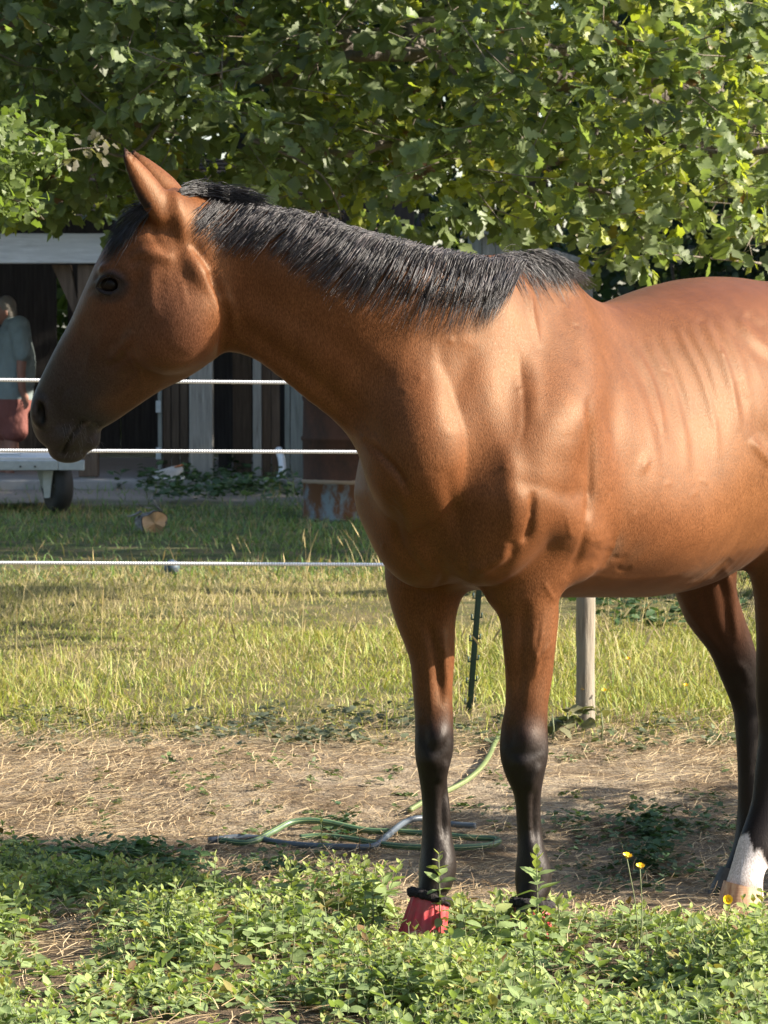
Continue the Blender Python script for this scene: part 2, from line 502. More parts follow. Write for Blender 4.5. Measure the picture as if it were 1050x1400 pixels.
# front posts
p = SB('post', 258, 340, 291, 664, 30.36, 0.20, M_GREYW, 0.008)
SB('post', 106, 362, 134, 652, 30.42, 0.17, M_BROWNW, 0.008)
ps = SB('post_shoe', 111, 652.2, 129, 661, 30.46, 0.10, M_GALV, 0.002)
SB('post', -330, 362, -300, 664, 30.40, 0.18, M_GREYW, 0.008)
SB('post', 462, 360, 492, 664, 30.40, 0.18, M_GREYW, 0.008)
# knee brace
g_ = Geo()
a0 = P(80, 362, 30.5) - so; a1 = P(107, 425, 30.5) - so
g_.add([a0 + (-.06, 0, 0), a0 + (.10, 0, 0), a1 + (0, 0, .05), a1 + (0, 0, -.12), a0 + (-.06, .1, 0), a0 + (.10, .1, 0), a1 + (0, .1, .05), a1 + (0, .1, -.12)],
       [(0, 3, 2, 1), (4, 5, 6, 7), (0, 1, 5, 4), (1, 2, 6, 5), (2, 3, 7, 6), (3, 0, 4, 7)])
g_.build('brace', M_BROWNW, shed)
# partition boards beside the pale post
bx = np.linspace(222, 257.4, 4)
for i in range(3): SB('board', bx[i] + 0.3, 380, bx[i + 1] - 0.3, 660, 30.62 + 0.01 * (i % 2), 0.04, M_BROWNW, 0.003)
SB('door_edge', 215.5, 480, 221.5, 650, 30.56, 0.06, M_GREENW, 0.003)
for y in (548, 612): SB('hinge', 213, y, 220, y + 16, 30.53, 0.025, M_GALV, 0.002)
SB('post', 345.5, 420, 357.5, 651, 30.50, 0.09, M_GREYW, 0.004)
for x0, x1 in ((358.2, 370.4), (370.9, 382.5)): SB('board', x0, 420, x1, 652, 30.62, 0.04, M_BROWNW if x0 < 370 else M_BROWNW, 0.003)
for x0, x1 in ((389, 396.4), (397, 415.5), (416.2, 440), (440.6, 470)): SB('board', x0, 420, x1, 655, 30.60, 0.04, M_GREENW, 0.003)
SB('board', 318, 430, 344, 648, 31.6, 0.04, M_BROWNW, 0.003)
SB('board', 298, 430, 317, 650, 32.4, 0.04, M_DARKW, 0.003)
# dark back and side walls, with a gap that lets the green through
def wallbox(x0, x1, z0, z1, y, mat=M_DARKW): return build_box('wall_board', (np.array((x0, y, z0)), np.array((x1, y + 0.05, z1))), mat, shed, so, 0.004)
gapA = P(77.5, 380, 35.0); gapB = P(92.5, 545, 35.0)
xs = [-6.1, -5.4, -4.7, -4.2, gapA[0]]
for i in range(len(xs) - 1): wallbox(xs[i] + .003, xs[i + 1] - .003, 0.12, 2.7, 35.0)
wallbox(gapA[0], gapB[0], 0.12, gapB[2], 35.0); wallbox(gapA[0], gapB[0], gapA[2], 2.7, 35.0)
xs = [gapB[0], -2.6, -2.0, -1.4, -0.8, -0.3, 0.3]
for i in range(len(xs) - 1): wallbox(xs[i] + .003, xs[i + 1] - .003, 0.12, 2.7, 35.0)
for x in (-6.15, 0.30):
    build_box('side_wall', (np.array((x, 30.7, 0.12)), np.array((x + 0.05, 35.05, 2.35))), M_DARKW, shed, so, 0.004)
# floor slab with its front kerb
lo, hi = boxbetween(-420, 655, 262, 676, 30.15, 0.0)
build_box('floor_slab', (np.array((-6.2, 30.12, -0.05)), np.array((0.35, 35.1, 0.075))), M_CONC, shed, so, 0.015)
SB('step', 196, 668, 268, 681, 29.80, 0.30, M_CONC, 0.012)
SB('sill_rail', -200, 681.5, 62, 685.5, 29.3, 0.03, M_GALV, 0.003)

# lean-to roof that shows between the mane and the oak
ro = np.array((1.0, 27.0, 0.0))
lean = empty('lean_to', ro)
tag(lean, 'weathered board lean-to with a sloping roof edge, behind the withers of the horse', 'lean-to')
D = 27.0
def quadbox(pts, d, depth, name, mat, parent, o):
    f = [P(x, y, d) - o for x, y in pts]; b = [q + np.array((0, depth, 0)) for q in f]
    k = len(f); g2 = Geo()
    g2.add(f + b, [tuple(range(k - 1, -1, -1)) if False else tuple(range(k)), tuple(range(2 * k - 1, k - 1, -1))] + [(i, k + i, k + (i + 1) % k, (i + 1) % k) for i in range(k)])
    return g2.build(name, mat, parent, bevel=0.004)
quadbox([(640, 306), (640, 313), (812, 366), (812, 358)], D - 0.06, 2.6, 'roof_edge', M_GREYW, lean, ro)
for i in range(9):
    x0 = 640 + i * 19.0; x1 = x0 + 18.4
    yt0 = 314 + (x0 - 640) * 0.308; yt1 = 314 + (x1 - 640) * 0.308
    quadbox([(x0, yt0), (x0, 668), (x1, 668), (x1, yt1)], D + 0.01 * (i % 2), 0.03, 'board', M_GREYW if i % 3 else M_GREENW, lean, ro)

# ------------------------------------------------------------------ white electric fence
FD = 12.45
n = Nodes('white_rope'); v = n.coord('Object')
sp = n.n('ShaderNodeTexWave', wave_type='BANDS', bands_direction='X'); n.l(n.mapping(v, (1, 0.3, 0.3), (0, 0, 0.5)), sp.inputs[0]); sp.inputs['Scale'].default_value = 40
n.pbsdf(**{'Base Color': n.mix(sp.outputs[0], (0.66, 0.67, 0.68), (0.86, 0.86, 0.86)), 'Roughness': 0.6, 'Normal': n.bump(sp.outputs[0], 0.4, 0.003)})
M_ROPE = n.m
for lab, pts in (('top white fence rope, passing behind the lower face of the horse', [(-1900, 512), (0, 519.5), (390, 523), (1050, 527), (2400, 536)]),
                 ('middle white fence rope, just under the muzzle of the horse', [(-1900, 612), (0, 616), (490, 618), (1050, 621), (2400, 628)]),
                 ('lowest white fence rope, level with the top of the forelegs', [(-1900, 766), (0, 769.5), (520, 772), (1030, 773.5), (2400, 778)])):
    q = np.array([P(x, y, FD) for x, y in pts])
    q = np.stack([np.interp(np.linspace(0, 1, 60), np.linspace(0, 1, len(q)), q[:, i]) if i else np.linspace(q[0, 0], q[-1, 0], 60) for i in range(3)], 1)
    q[:, 2] = np.interp(q[:, 0], [P(x, y, FD)[0] for x, y in pts], [P(x, y, FD)[2] for x, y in pts])
    v_, f_ = tube_mesh(q - q[0], 0.0062, 8)
    o = link('fence_rope', new_mesh('fence_rope', v_, f_), M_ROPE, loc=q[0])
    tag(o, lab, 'fence rope', 'white ropes of the electric fence')

def wooden_post(px, py, d, top_z, r, label, lean_x=0.0):
    b = P(px, py, d); b[2] = float(ground_z(b[0], b[1])) - 0.02
    e = empty('fence_post', b); tag(e, label, 'fence post', 'wooden fence posts')
    n_, V, F = 14, [], []
    H = top_z - b[2]
    zs = np.concatenate([np.linspace(0, H - 0.012, 16), [H]])
    for i, z in enumerate(zs):
        rr = r * (1 + 0.04 * math.sin(i * 1.7)) * (0.90 if i == len(zs) - 1 else 1)
        for j in range(n_):
            a = 2 * math.pi * j / n_
            k = rr * (1 + 0.05 * math.sin(3 * a + 0.4) + rng.normal(0, 0.012))
            V.append((k * math.cos(a) + lean_x * z, k * math.sin(a), z))
    for i in range(len(zs) - 1):
        for j in range(n_): F.append((i * n_ + j, i * n_ + (j + 1) % n_, (i + 1) * n_ + (j + 1) % n_, (i + 1) * n_ + j))
    F.append(tuple((len(zs) - 1) * n_ + j for j in range(n_)))
    link('stake', new_mesh('stake', V, F), M_POST, e)
    for yy in (P(0, 522, FD)[2], P(0, 617, FD)[2], P(0, 772, FD)[2]):
        g2 = Geo()
        z = yy - b[2]
        g2.tube([(lean_x * z, 0.0, z), (lean_x * z, (FD - b[1]) * 0.5, z), (lean_x * z, (FD - b[1]) * 0.85, z)], [0.012, 0.012, 0.008], 8)
        ring = [(lean_x * z, (FD - b[1]) + 0.013 * math.cos(a), z + 0.013 * math.sin(a)) for a in np.linspace(0, 6.283, 13)]
        g2.tube(ring, 0.004, 6)
        g2.build('insulator', M_TYRE, e, smooth=True)
    return e
wooden_post(800, 1003, 12.36, 1.32, 0.033, 'round weathered wooden fence post under the belly of the horse')
n = Nodes('green_plastic'); v = n.coord('Object')
n.pbsdf(**{'Base Color': n.mix(n.noise(v, 30, 3), (0.010, 0.032, 0.024), (0.020, 0.060, 0.044)), 'Roughness': 0.45})
M_STAKE = n.m
def plastic_stake():
    b = P(641, 977, 12.8); b[2] = float(ground_z(b[0], b[1])) - 0.02
    t = P(668, 640, 12.62)
    e = empty('plastic_fence_stake', b); tag(e, 'dark green leaning plastic fence stake between the forelegs', 'fence stake')
    ax = t - b; L = np.linalg.norm(ax); u = ax / L
    s = np.array((1.0, 0, 0)); s -= u * (s @ u); s /= np.linalg.norm(s); w = np.cross(u, s)
    g2 = Geo()
    for (sx, wx, hs, hw) in ((0, 0, 0.0105, 0.003), (0, 0.004, 0.003, 0.009)):
        V = []
        for k in (0, 1):
            c = ax * k
            for i, j in ((-1, -1), (1, -1), (1, 1), (-1, 1)): V.append(c + s * (sx + i * hs) + w * (wx + j * hw))
        g2.add(V, [(0, 1, 5, 4), (1, 2, 6, 5), (2, 3, 7, 6), (3, 0, 4, 7), (4, 5, 6, 7), (0, 3, 2, 1)])
    g2.build('shaft', M_STAKE, e)
    for i in range(11):
        c = ax * (0.06 + i * 0.085)
        g2 = Geo()
        g2.tube([c - s * 0.009, c - s * 0.019 - w * 0.006, c - s * 0.019 + u * 0.020 - w * 0.006], 0.0032, 6)
        g2.tube([c + s * 0.009 + u * .01, c + s * 0.017 - w * 0.006 + u * .01, c + s * 0.017 + u * 0.028 - w * 0.006], 0.0032, 6)
        g2.build('clip', M_STAKE, e, smooth=True)
plastic_stake()

# ------------------------------------------------------------------ rusty oil drum
n = Nodes('drum_paint'); v = n.coord('Object')
sp = n.n('ShaderNodeSeparateXYZ'); n.l(v, sp.inputs[0])
z = n.math('ADD', sp.outputs['Z'], n.math('MULTIPLY', n.math('SUBTRACT', n.noise(v, 6, 4), 0.5), 0.03))
rf = n.noise(n.mapping(v, (1, 1, 0.55)), 7.5, 7, 0.68)
blue = n.mix(n.ramp(rf, [(0.40, (0, 0, 0)), (0.54, (1, 1, 1))]), (0.17, 0.205, 0.215), (0.13, 0.060, 0.030))
red = n.mix(n.ramp(rf, [(0.42, (0, 0, 0)), (0.66, (1, 1, 1))]), (0.082, 0.040, 0.026), (0.048, 0.030, 0.022))
def zstep(a): return n.math('GREATER_THAN', z, a)
c = n.mix(zstep(0.285), blue, red)
rim_ = n.math('MULTIPLY', zstep(0.272), n.math('SUBTRACT', 1.0, zstep(0.298)))
c = n.mix(rim_, c, (0.26, 0.19, 0.13))
n.pbsdf(**{'Base Color': c, 'Roughness': 0.9, 'Specular IOR Level': 0.1, 'Normal': n.bump(rf, 0.4, 0.006)})
M_DRUM = n.m
def drum():
    b = P(469, 712, 25.4); b[2] = 0.0
    e = empty('oil_drum', b); tag(e, 'rusty oil drum, dark red above and pale blue below, behind the chest of the horse', 'drum')
    prof = [(0.0, 0.01), (0.27, 0.01), (0.292, 0.0), (0.296, 0.02), (0.287, 0.035), (0.287, 0.26), (0.298, 0.275), (0.298, 0.29), (0.287, 0.305), (0.287, 0.565),
            (0.298, 0.58), (0.298, 0.595), (0.287, 0.61), (0.287, 0.85), (0.294, 0.865), (0.296, 0.88), (0.288, 0.885), (0.280, 0.87), (0.280, 0.84), (0.0, 0.84)]
    k = 48; V, F = [], []
    for r, z_ in prof:
        for j in range(k):
            a = 2 * math.pi * j / k
            dent = 1 + 0.008 * math.sin(3 * a + z_ * 9) + 0.006 * math.sin(7 * a - z_ * 14)
            V.append((r * dent * math.cos(a), r * dent * math.sin(a), z_))
    for i in range(len(prof) - 1):
        for j in range(k): F.append((i * k + j, i * k + (j + 1) % k, (i + 1) * k + (j + 1) % k, (i + 1) * k + j))
    link('barrel', new_mesh('barrel', V, F), M_DRUM, e)
    g2 = Geo(); g2.tube([(0.288 * math.cos(a), 0.288 * math.sin(a), 0.884) for a in np.linspace(0, 6.2832, 49)], 0.008, 6, False)
    g2.build('rim', M_DRUM, e, smooth=True)
drum()

# ------------------------------------------------------------------ galvanised trailer
def trailer():
    d = 26.2
    o = P(40, 703, d); o[2] = 0
    e = empty('flatbed_trailer', o); tag(e, 'galvanised flatbed trailer with a black wheel under the muzzle of the horse', 'trailer')
    def tb(name, x0, y0, x1, y1, dd, depth, mat, bv=0.004):
        return build_box(name, boxbetween(x0, y0, x1, y1, dd, depth), mat, e, o, bv)
    tb('side_rail', -260, 629.5, 79, 643, d - 0.14, 0.05, M_GALV)
    tb('side_rail', 80, 629.5, 115, 643, d - 0.14, 0.05, M_GALV)
    for i in range(2): 
        g2 = Geo(); c = P((28, 48)[i], 638, d - 0.145) - o; g2.tube([c, c + np.array((0, -0.012, 0))], 0.008, 8); g2.build('bolt', M_TYRE, e)
    z = P(0, 629, d)[2]
    for i in range(6):
        lo = np.array((-4.6, d - 0.09 + i * 0.24, z + 0.002)); hi = np.array((P(100, 0, d)[0], d - 0.09 + i * 0.24 + 0.232, z + 0.022))
        build_box('deck_plank', (lo, hi), M_GREYH, e, o, 0.003)
    tb('crate_rail', -200, 620, 28, 628.4, d + 0.3, 0.05, M_GALV)
    tb('loading_ramp', -200, 624, 50, 628.4, d + 0.05, 0.12, M_GALV)
    # support leg
    g2 = Geo()
    q = [P(x, y, d - 0.02) - o for x, y in ((58, 643), (73, 643), (68, 681), (60, 681))]
    b = [k + np.array((0, 0.05, 0)) for k in q]
    g2.add(q + b, [(3, 2, 1, 0), (4, 5, 6, 7), (0, 1, 5, 4), (1, 2, 6, 5), (2, 3, 7, 6), (3, 0, 4, 7)])
    g2.build('support_leg', M_GALV, e, bevel=0.004)
    g2 = Geo()
    q = [P(x, y, d + 0.05) - o for x, y in ((50, 643), (60, 643), (62, 672), (55, 664))]
    b = [k + np.array((0, 0.05, 0)) for k in q]
    g2.add(q + b, [(3, 2, 1, 0), (4, 5, 6, 7), (0, 1, 5, 4), (1, 2, 6, 5), (2, 3, 7, 6), (3, 0, 4, 7)])
    g2.build('mudguard', M_GALV, e, bevel=0.004)
    # wheels, axle turned well towards the camera
    def wheel(c, yaw):
        r, w = 0.205, 0.062; k = 40
        prof = [(0.115, -w), (0.15, -w * 1.12), (0.178, -w), (r - 0.014, -w * 0.72), (r, -0.02), (r + 0.002, -0.006), (r + 0.002, 0.006), (r, 0.02), (r - 0.014, w * 0.72), (0.178, w), (0.15, w * 1.12), (0.115, w)]
        V, F = [], []
        cy, sy = math.cos(yaw), math.sin(yaw)
        for rr, x in prof:
            for j in range(k):
                a = 2 * math.pi * j / k
                p_ = np.array((x, rr * math.cos(a), rr * math.sin(a)))
                V.append(c + np.array((p_[0] * cy - p_[1] * sy, p_[0] * sy + p_[1] * cy, p_[2])))
        for i in range(len(prof) - 1):
            for j in range(k): F.append((i * k + j, i * k + (j + 1) % k, (i + 1) * k + (j + 1) % k, (i + 1) * k + j))
        wh = empty('wheel'); wh.parent = e
        link('tyre', new_mesh('tyre', V, F), M_TYRE, wh)
        V, F = [], []
        prof2 = [(0.0, -0.02), (0.07, -0.02), (0.09, -0.035), (0.114, -0.06), (0.117, 0.06), (0.0, 0.05)]
        for rr, x in prof2:
            for j in range(k):
                a = 2 * math.pi * j / k
                p_ = np.array((x, rr * math.cos(a), rr * math.sin(a)))
                V.append(c + np.array((p_[0] * cy - p_[1] * sy, p_[0] * sy + p_[1] * cy, p_[2])))
        for i in range(len(prof2) - 1):
            for j in range(k): F.append((i * k + j, i * k + (j + 1) % k, (i + 1) * k + (j + 1) % k, (i + 1) * k + j))
        link('rim', new_mesh('rim', V, F), M_TYRE, wh)
    c = P(79, 666, d + 0.12) - o; c[2] = 0.205
    wheel(c, math.radians(24))
    c2 = P(79, 666, d + 1.35) - o; c2[2] = 0.205; c2[0] -= 0.02
    wheel(c2, math.radians(24))
    g2 = Geo(); g2.tube([c, c2], 0.03, 8); g2.build('axle', M_GALV, e)
    g2 = Geo(); g2.box(np.array((-0.02, 0, -.03)) + c, np.array((0.02, 0.05, z - 0.20)) + c); g2.build('axle_bracket', M_GALV, e)
trailer()

# ------------------------------------------------------------------ small things in the yard
def downpipe():
    o = P(384, 660, 30.3); o[2] = 0.0
    pts = [P(381, 614, 30.50), P(382, 618, 30.48), P(384, 624, 30.45), P(385.5, 632, 30.42), P(386, 645, 30.38), P(381, 656, 30.3), P(372, 661, 30.2)]
    g2 = Geo(); g2.tube(spline(np.array(pts) - o, 40), 0.033, 12)
    o_ = g2.build('drain_pipe', M_WHITE, None, smooth=True); o_.location = o
    tag(o_, 'white bent drain pipe at the foot of the boards beside the drum', 'pipe')
downpipe()

def shoe(px, py, d, yaw, label):
    b = P(px, py, d); b[2] = 0.076
    e = empty('trainer_shoe', b, (0, 0, yaw)); tag(e, label, 'shoe', 'pale trainers left on the shed step')
    n_ = 10; V, F = [], []
    st = [(-0.13, .030, .060, .0), (-0.11, .038, .085, 0), (-0.06, .036, .095, 0), (0.0, .040, .080, 0), (0.06, .045, .060, 0), (0.11, .042, .045, 0), (0.145, .025, .030, 0)]
    for x, w, h, _ in st:
        for j in range(n_):
            a = math.pi * j / (n_ - 1)
            V.append((x, -w * math.cos(a), 0.022 + h * math.sin(a) ** 0.8))
    for i in range(len(st) - 1):
        for j in range(n_ - 1): F.append((i * n_ + j, i * n_ + j + 1, (i + 1) * n_ + j + 1, (i + 1) * n_ + j))
    F.append(tuple(range(n_))); F.append(tuple((len(st) - 1) * n_ + j for j in range(n_ - 1, -1, -1)))
    m_ = Nodes('shoe_fabric'); m_.pbsdf(**{'Base Color': m_.mix(m_.noise(m_.coord('Object'), 40, 3), (0.36, 0.32, 0.28), (0.55, 0.50, 0.45)), 'Roughness': 0.8})
    link('upper', new_mesh('upper', V, F), m_.m, e)
    V, F = [], []
    for x, w, h, _ in st:
        for j, (yy, zz) in enumerate(((-1, 0), (1, 0), (1, 0.024), (-1, 0.024))): V.append((x * 1.04, yy * w * 1.08, zz))
    for i in range(len(st) - 1):
        for j in range(4): F.append((i * 4 + j, i * 4 + (j + 1) % 4, (i + 1) * 4 + (j + 1) % 4, (i + 1) * 4 + j))
    F.append((3, 2, 1, 0)); k = (len(st) - 1) * 4; F.append((k, k + 1, k + 2, k + 3))
    link('sole', new_mesh('sole', V, F, False), M_WHITE, e)
    m_ = Nodes('orange_lining'); m_.pbsdf(**{'Base Color': (0.45, 0.16, 0.06), 'Roughness': 0.8})
    g2 = Geo(); g2.tube([(-0.085 + 0.040 * math.cos(a), 0.026 * math.sin(a), 0.112 - 0.012 * math.cos(a)) for a in np.linspace(0, 6.2832, 17)], 0.008, 6, False)
    g2.build('collar', m_.m, e, smooth=True)
shoe(231, 660, 30.30, math.radians(176), 'pale trainer with an orange collar on the step beside the brown boards')

def log_piece():
    b = G(209, 730)
    e = empty('broken_log', b, (0, 0, 0.35)); tag(e, 'short broken log with peeling grey bark and a pale cut face, lying on the lawn', 'log')
    n_ = 22; V, F = [], []
    L, r = 0.17, 0.092
    for i, u in enumerate(np.linspace(0, 1, 9)):
        for j in range(n_):
            a = 2 * math.pi * j / n_
            k = r * (1 + 0.14 * math.sin(2 * a + u) + 0.06 * math.sin(5 * a + u * 4) + rng.normal(0, 0.05)) * (1 - 0.15 * u)
            V.append((k * math.cos(a), L * (u - 0.2) + (0.02 * math.sin(3 * a) if i in (0, 8) else 0), max(0.0, 0.078 + k * 0.85 * math.sin(a))))
    for i in range(8):
        for j in range(n_): F.append((i * n_ + j, (i + 1) * n_ + j, (i + 1) * n_ + (j + 1) % n_, i * n_ + (j + 1) % n_))
    F.append(tuple(8 * n_ + j for j in range(n_)))
    m_ = Nodes('bark'); v = m_.coord('Object')
    f = m_.noise(m_.mapping(v, (9, 3, 9)), 3, 5)
    m_.pbsdf(**{'Base Color': m_.ramp(f, [(0.35, (0.05, 0.045, 0.04)), (0.6, (0.24, 0.22, 0.20))]), 'Roughness': 0.9, 'Normal': m_.bump(f, 1.0, 0.02)})
    M_BARKL = m_.m
    link('bark', new_mesh('bark', V, F), M_BARKL, e)
    m_ = Nodes('cut_wood'); v = m_.coord('Object')
    m_.pbsdf(**{'Base Color': m_.mix(m_.noise(v, 25, 4), (0.22, 0.13, 0.065), (0.42, 0.29, 0.17)), 'Roughness': 0.85})
    fv = [(0, -0.045, 0.075)] + [tuple(np.array(V[j]) * (0.93, 1, 0.93) + np.array((0, -0.006, 0.006))) for j in range(n_)]
    link('cut_face', new_mesh('cut_face', fv, [(0, 1 + j, 1 + (j + 1) % n_) for j in range(n_)], False), m_.m, e)
    for k in range(3):
        g2 = Geo(); a = 0.9 + k * 0.7
        c = np.array((0.085 * math.cos(a), -0.02 + 0.05 * k, 0.085 + 0.085 * math.sin(a)))
        t_ = np.array((-math.sin(a), 0.3, math.cos(a))); 
        V2 = []
        for i, u in enumerate(np.linspace(0, 1, 4)):
            cc = c + t_ * 0.09 * u + np.array((math.cos(a), 0, math.sin(a))) * 0.03 * u * u
            for q in (-1, 1):
                for h in (0, 1): V2.append(cc + np.array((0, 0.035 * q * (1 - 0.5 * u), 0)) + np.array((math.cos(a), 0, math.sin(a))) * 0.007 * h)
        F2 = []
        for i in range(3):
            b4 = i * 4
            for p_, q in ((0, 1), (1, 3), (3, 2), (2, 0)): F2.append((b4 + p_, b4 + q, b4 + 4 + q, b4 + 4 + p_))
        F2 += [(0, 2, 3, 1), (12, 13, 15, 14)]
        g2.add(V2, F2); g2.build('bark_flake', M_BARKL, e)
log_piece()

def ball():
    b = G(235, 786)
    r = 0.044; v_, f_ = uv_ball0(r, 24, 14)
    m_ = Nodes('blue_rubber'); v = m_.coord('Object')
    m_.pbsdf(**{'Base Color': m_.mix(m_.noise(v, 30, 4), (0.030, 0.050, 0.085), (0.075, 0.11, 0.16)), 'Roughness': 0.5})
    o = link('ball', new_mesh('ball', v_, f_), m_.m, loc=b + np.array((0, 0, r * 0.95)))
    tag(o, 'small dusty blue ball on the lawn just under the lowest fence rope', 'ball')
def uv_ball0(r, nu=20, nv=12):
    v, f = [], []
    for i in range(nv + 1):
        th = math.pi * i / nv
        for j in range(nu):
            ph = 2 * math.pi * j / nu
            v.append((r * math.sin(th) * math.cos(ph), r * math.sin(th) * math.sin(ph), r * math.cos(th)))
    for i in range(nv):
        for j in range(nu): f.append((i * nu + j, (i + 1) * nu + j, (i + 1) * nu + (j + 1) % nu, i * nu + (j + 1) % nu))
    return np.array(v), f
ball()

def hose(px_pts, r, mat, label, name, cat='hose'):
    pts = []
    for q in px_pts:
        g0 = G(q[0], q[1]); g0[2] += r * 0.8 + 0.016 + (q[2] if len(q) > 2 else 0.0)
        pts.append(g0)
    pts = spline(np.array(pts), len(pts) * 12)
    v_, f_ = tube_mesh(pts - pts[0], r, 12)
    o = link(name, new_mesh(name, v_, f_), mat, loc=pts[0]); tag(o, label, cat, 'garden hoses on the ground')
def hosemat(name, a, b, rough):
    m_ = Nodes(name); v = m_.coord('Object'); nn = m_.n('ShaderNodeNewGeometry')
    sp_ = m_.n('ShaderNodeSeparateXYZ'); m_.l(nn.outputs['Normal'], sp_.inputs[0])
    st = m_.math('GREATER_THAN', m_.math('SINE', m_.math('MULTIPLY', m_.math('ARCTAN2', sp_.outputs['Z'], sp_.outputs['Y']), 7.0)), 0.75)
    m_.pbsdf(**{'Base Color': m_.mix(m_.math('MULTIPLY', st, 0.8), m_.mix(m_.noise(v, 20, 4), a, tuple(0.75 * q for q in a)), b), 'Roughness': rough})
    return m_.m
hose([(684, 1010), (676, 1026), (668, 1044), (655, 1062), (636, 1078), (614, 1090), (590, 1100), (560, 1118)], 0.0085, hosemat('hose_lime', (0.13, 0.17, 0.06), (0.28, 0.30, 0.13), 0.55),
     'lime green garden hose curving away behind the forelegs', 'garden_hose')
hose([(300, 1160), (340, 1163), (372, 1153, 0.01), (400, 1144, 0.02), (440, 1143, 0.02), (500, 1146), (545, 1148), (600, 1152), (640, 1156), (676, 1158), (680, 1163), (660, 1168), (620, 1170), (560, 1169), (520, 1165), (480, 1158), (440, 1154), (410, 1156)],
     0.0095, hosemat('hose_green', (0.050, 0.105, 0.055), (0.26, 0.33, 0.13), 0.4), 'green striped garden hose lying in a loose coil behind the foreleg', 'garden_hose')
hose([(286, 1160), (320, 1156), (352, 1157), (380, 1163), (420, 1167), (470, 1169), (510, 1168), (530, 1158, 0.01), (552, 1145, 0.02), (575, 1139, 0.02), (610, 1137), (650, 1140)],
     0.0095, hosemat('hose_grey', (0.085, 0.105, 0.125), (0.12, 0.14, 0.16), 0.4), 'blue grey garden hose crossing the green striped coil', 'garden_hose')
# ================================================================== the horse
# body frame: s runs from the withers towards the tail, t towards the horse's left side, z up
TH = math.radians(55.0)
BK = np.array((math.cos(TH), math.sin(TH), 0.0))
LF = np.array((math.sin(TH), -math.cos(TH), 0.0))
HO = np.array((0.405, 8.75, 0.0))
def B(s, t, z): return HO + s * BK + t * LF + np.array((0, 0, z))

class Prim: pass

def tube_prim(C, H, W, rh, rw, egg=0.0, nexp=2.0, k=0.05, sub=4, op='add', cap=None):
    """generalised tapering cylinder: centres C, unit axes H and W of the section, half sizes rh and rw"""
    C = np.asarray(C, float); m = len(C)
    rh = np.broadcast_to(np.asarray(rh, float), (m,)); rw = np.broadcast_to(np.asarray(rw, float), (m,))
    egg = np.broadcast_to(np.asarray(egg, float), (m,)); nexp = np.broadcast_to(np.asarray(nexp, float), (m,))
    H = np.broadcast_to(np.asarray(H, float), (m, 3)); W = np.broadcast_to(np.asarray(W, float), (m, 3))
    allv = np.hstack([C, H, W, rh[:, None], rw[:, None], egg[:, None], nexp[:, None]])
    n = (m - 1) * sub + 1
    allv = spline(allv, n)
    p = Prim(); p.k = k; p.op = op
    C = allv[:, :3]; H = allv[:, 3:6]; W = allv[:, 6:9]
    H = H / np.linalg.norm(H, axis=1)[:, None]; W = W / np.linalg.norm(W, axis=1)[:, None]
    NV = np.cross(H, W); tg = np.gradient(C, axis=0)
    NV *= np.sign((NV * tg).sum(1))[:, None]; NV /= np.linalg.norm(NV, axis=1)[:, None]
    rh, rw, egg, nx = allv[:, 9], allv[:, 10], allv[:, 11], allv[:, 12]
    R = np.maximum(rh, rw)[:, None] * 1.15
    p.lo = (C - R).min(0); p.hi = (C + R).max(0)
    segs = []
    for i in range(n - 1):
        R1 = max(rh[i], rw[i], rh[i + 1], rw[i + 1]) * 1.2
        lo = np.minimum(C[i], C[i + 1]) - R1; hi = np.maximum(C[i], C[i + 1]) + R1
        segs.append((i, lo, hi))
    def ev(q):
        out = np.full(len(q), 0.25, np.float32)
        for i, lo, hi in segs:
            mk = np.all((q > lo - 0.09) & (q < hi + 0.09), axis=1)
            if not mk.any(): continue
            x = q[mk] - C[i].astype(np.float32)
            ax = (C[i + 1] - C[i]).astype(np.float32)
            n0 = NV[i].astype(np.float32); n1 = NV[i + 1].astype(np.float32)
            nm = n0 + n1
            u = np.clip((x @ nm) / float(ax @ nm), 0, 1)
            g0 = x @ n0; g1 = x @ n1; e0 = float(ax @ n0); e1 = float(ax @ n1)
            u = np.clip((g0 + (g1 - g0) * u) / (e0 + (e1 - e0) * u), 0, 1)
            x = x - u[:, None] * ax
            a = x @ H[i].astype(np.float32); b = x @ W[i].astype(np.float32)
            a = a + u * (x @ (H[i + 1] - H[i]).astype(np.float32)); b = b + u * (x @ (W[i + 1] - W[i]).astype(np.float32))
            d2 = (x * x).sum(1)
            c2 = np.maximum(d2 - a * a - b * b, 0)
            Rh = rh[i] + (rh[i + 1] - rh[i]) * u; Rw = rw[i] + (rw[i + 1] - rw[i]) * u
            eg = egg[i] + (egg[i + 1] - egg[i]) * u; ne = 0.5 * (nx[i] + nx[i + 1])
            aa = a / Rh
            if abs(egg[i]) + abs(egg[i + 1]) > 1e-6: Rw = Rw * (1 + eg * np.clip(aa, -1, 1))
            bb = b / Rw
            capr = np.minimum(Rh, Rw) if cap is None else np.full(len(u), cap, np.float32)
            if i > 0: capr = np.where(u <= 0, 0.004, capr)
            if i < n - 2: capr = np.where(u >= 1, 0.004, capr)
            cc2 = c2 / capr ** 2
            if abs(ne - 2) < 1e-3: rho = np.sqrt(aa * aa + bb * bb + cc2)
            else: rho = (np.abs(aa) ** ne + np.abs(bb) ** ne + cc2 ** (ne / 2)) ** (1 / ne)
            ln = np.sqrt(d2)
            f = np.where(rho > 0.05, ln * (1 - 1 / np.maximum(rho, 0.05)), -np.minimum(Rh, Rw))
            out[mk] = np.minimum(out[mk], f.astype(np.float32))
        return out
    p.ev = ev
    return p

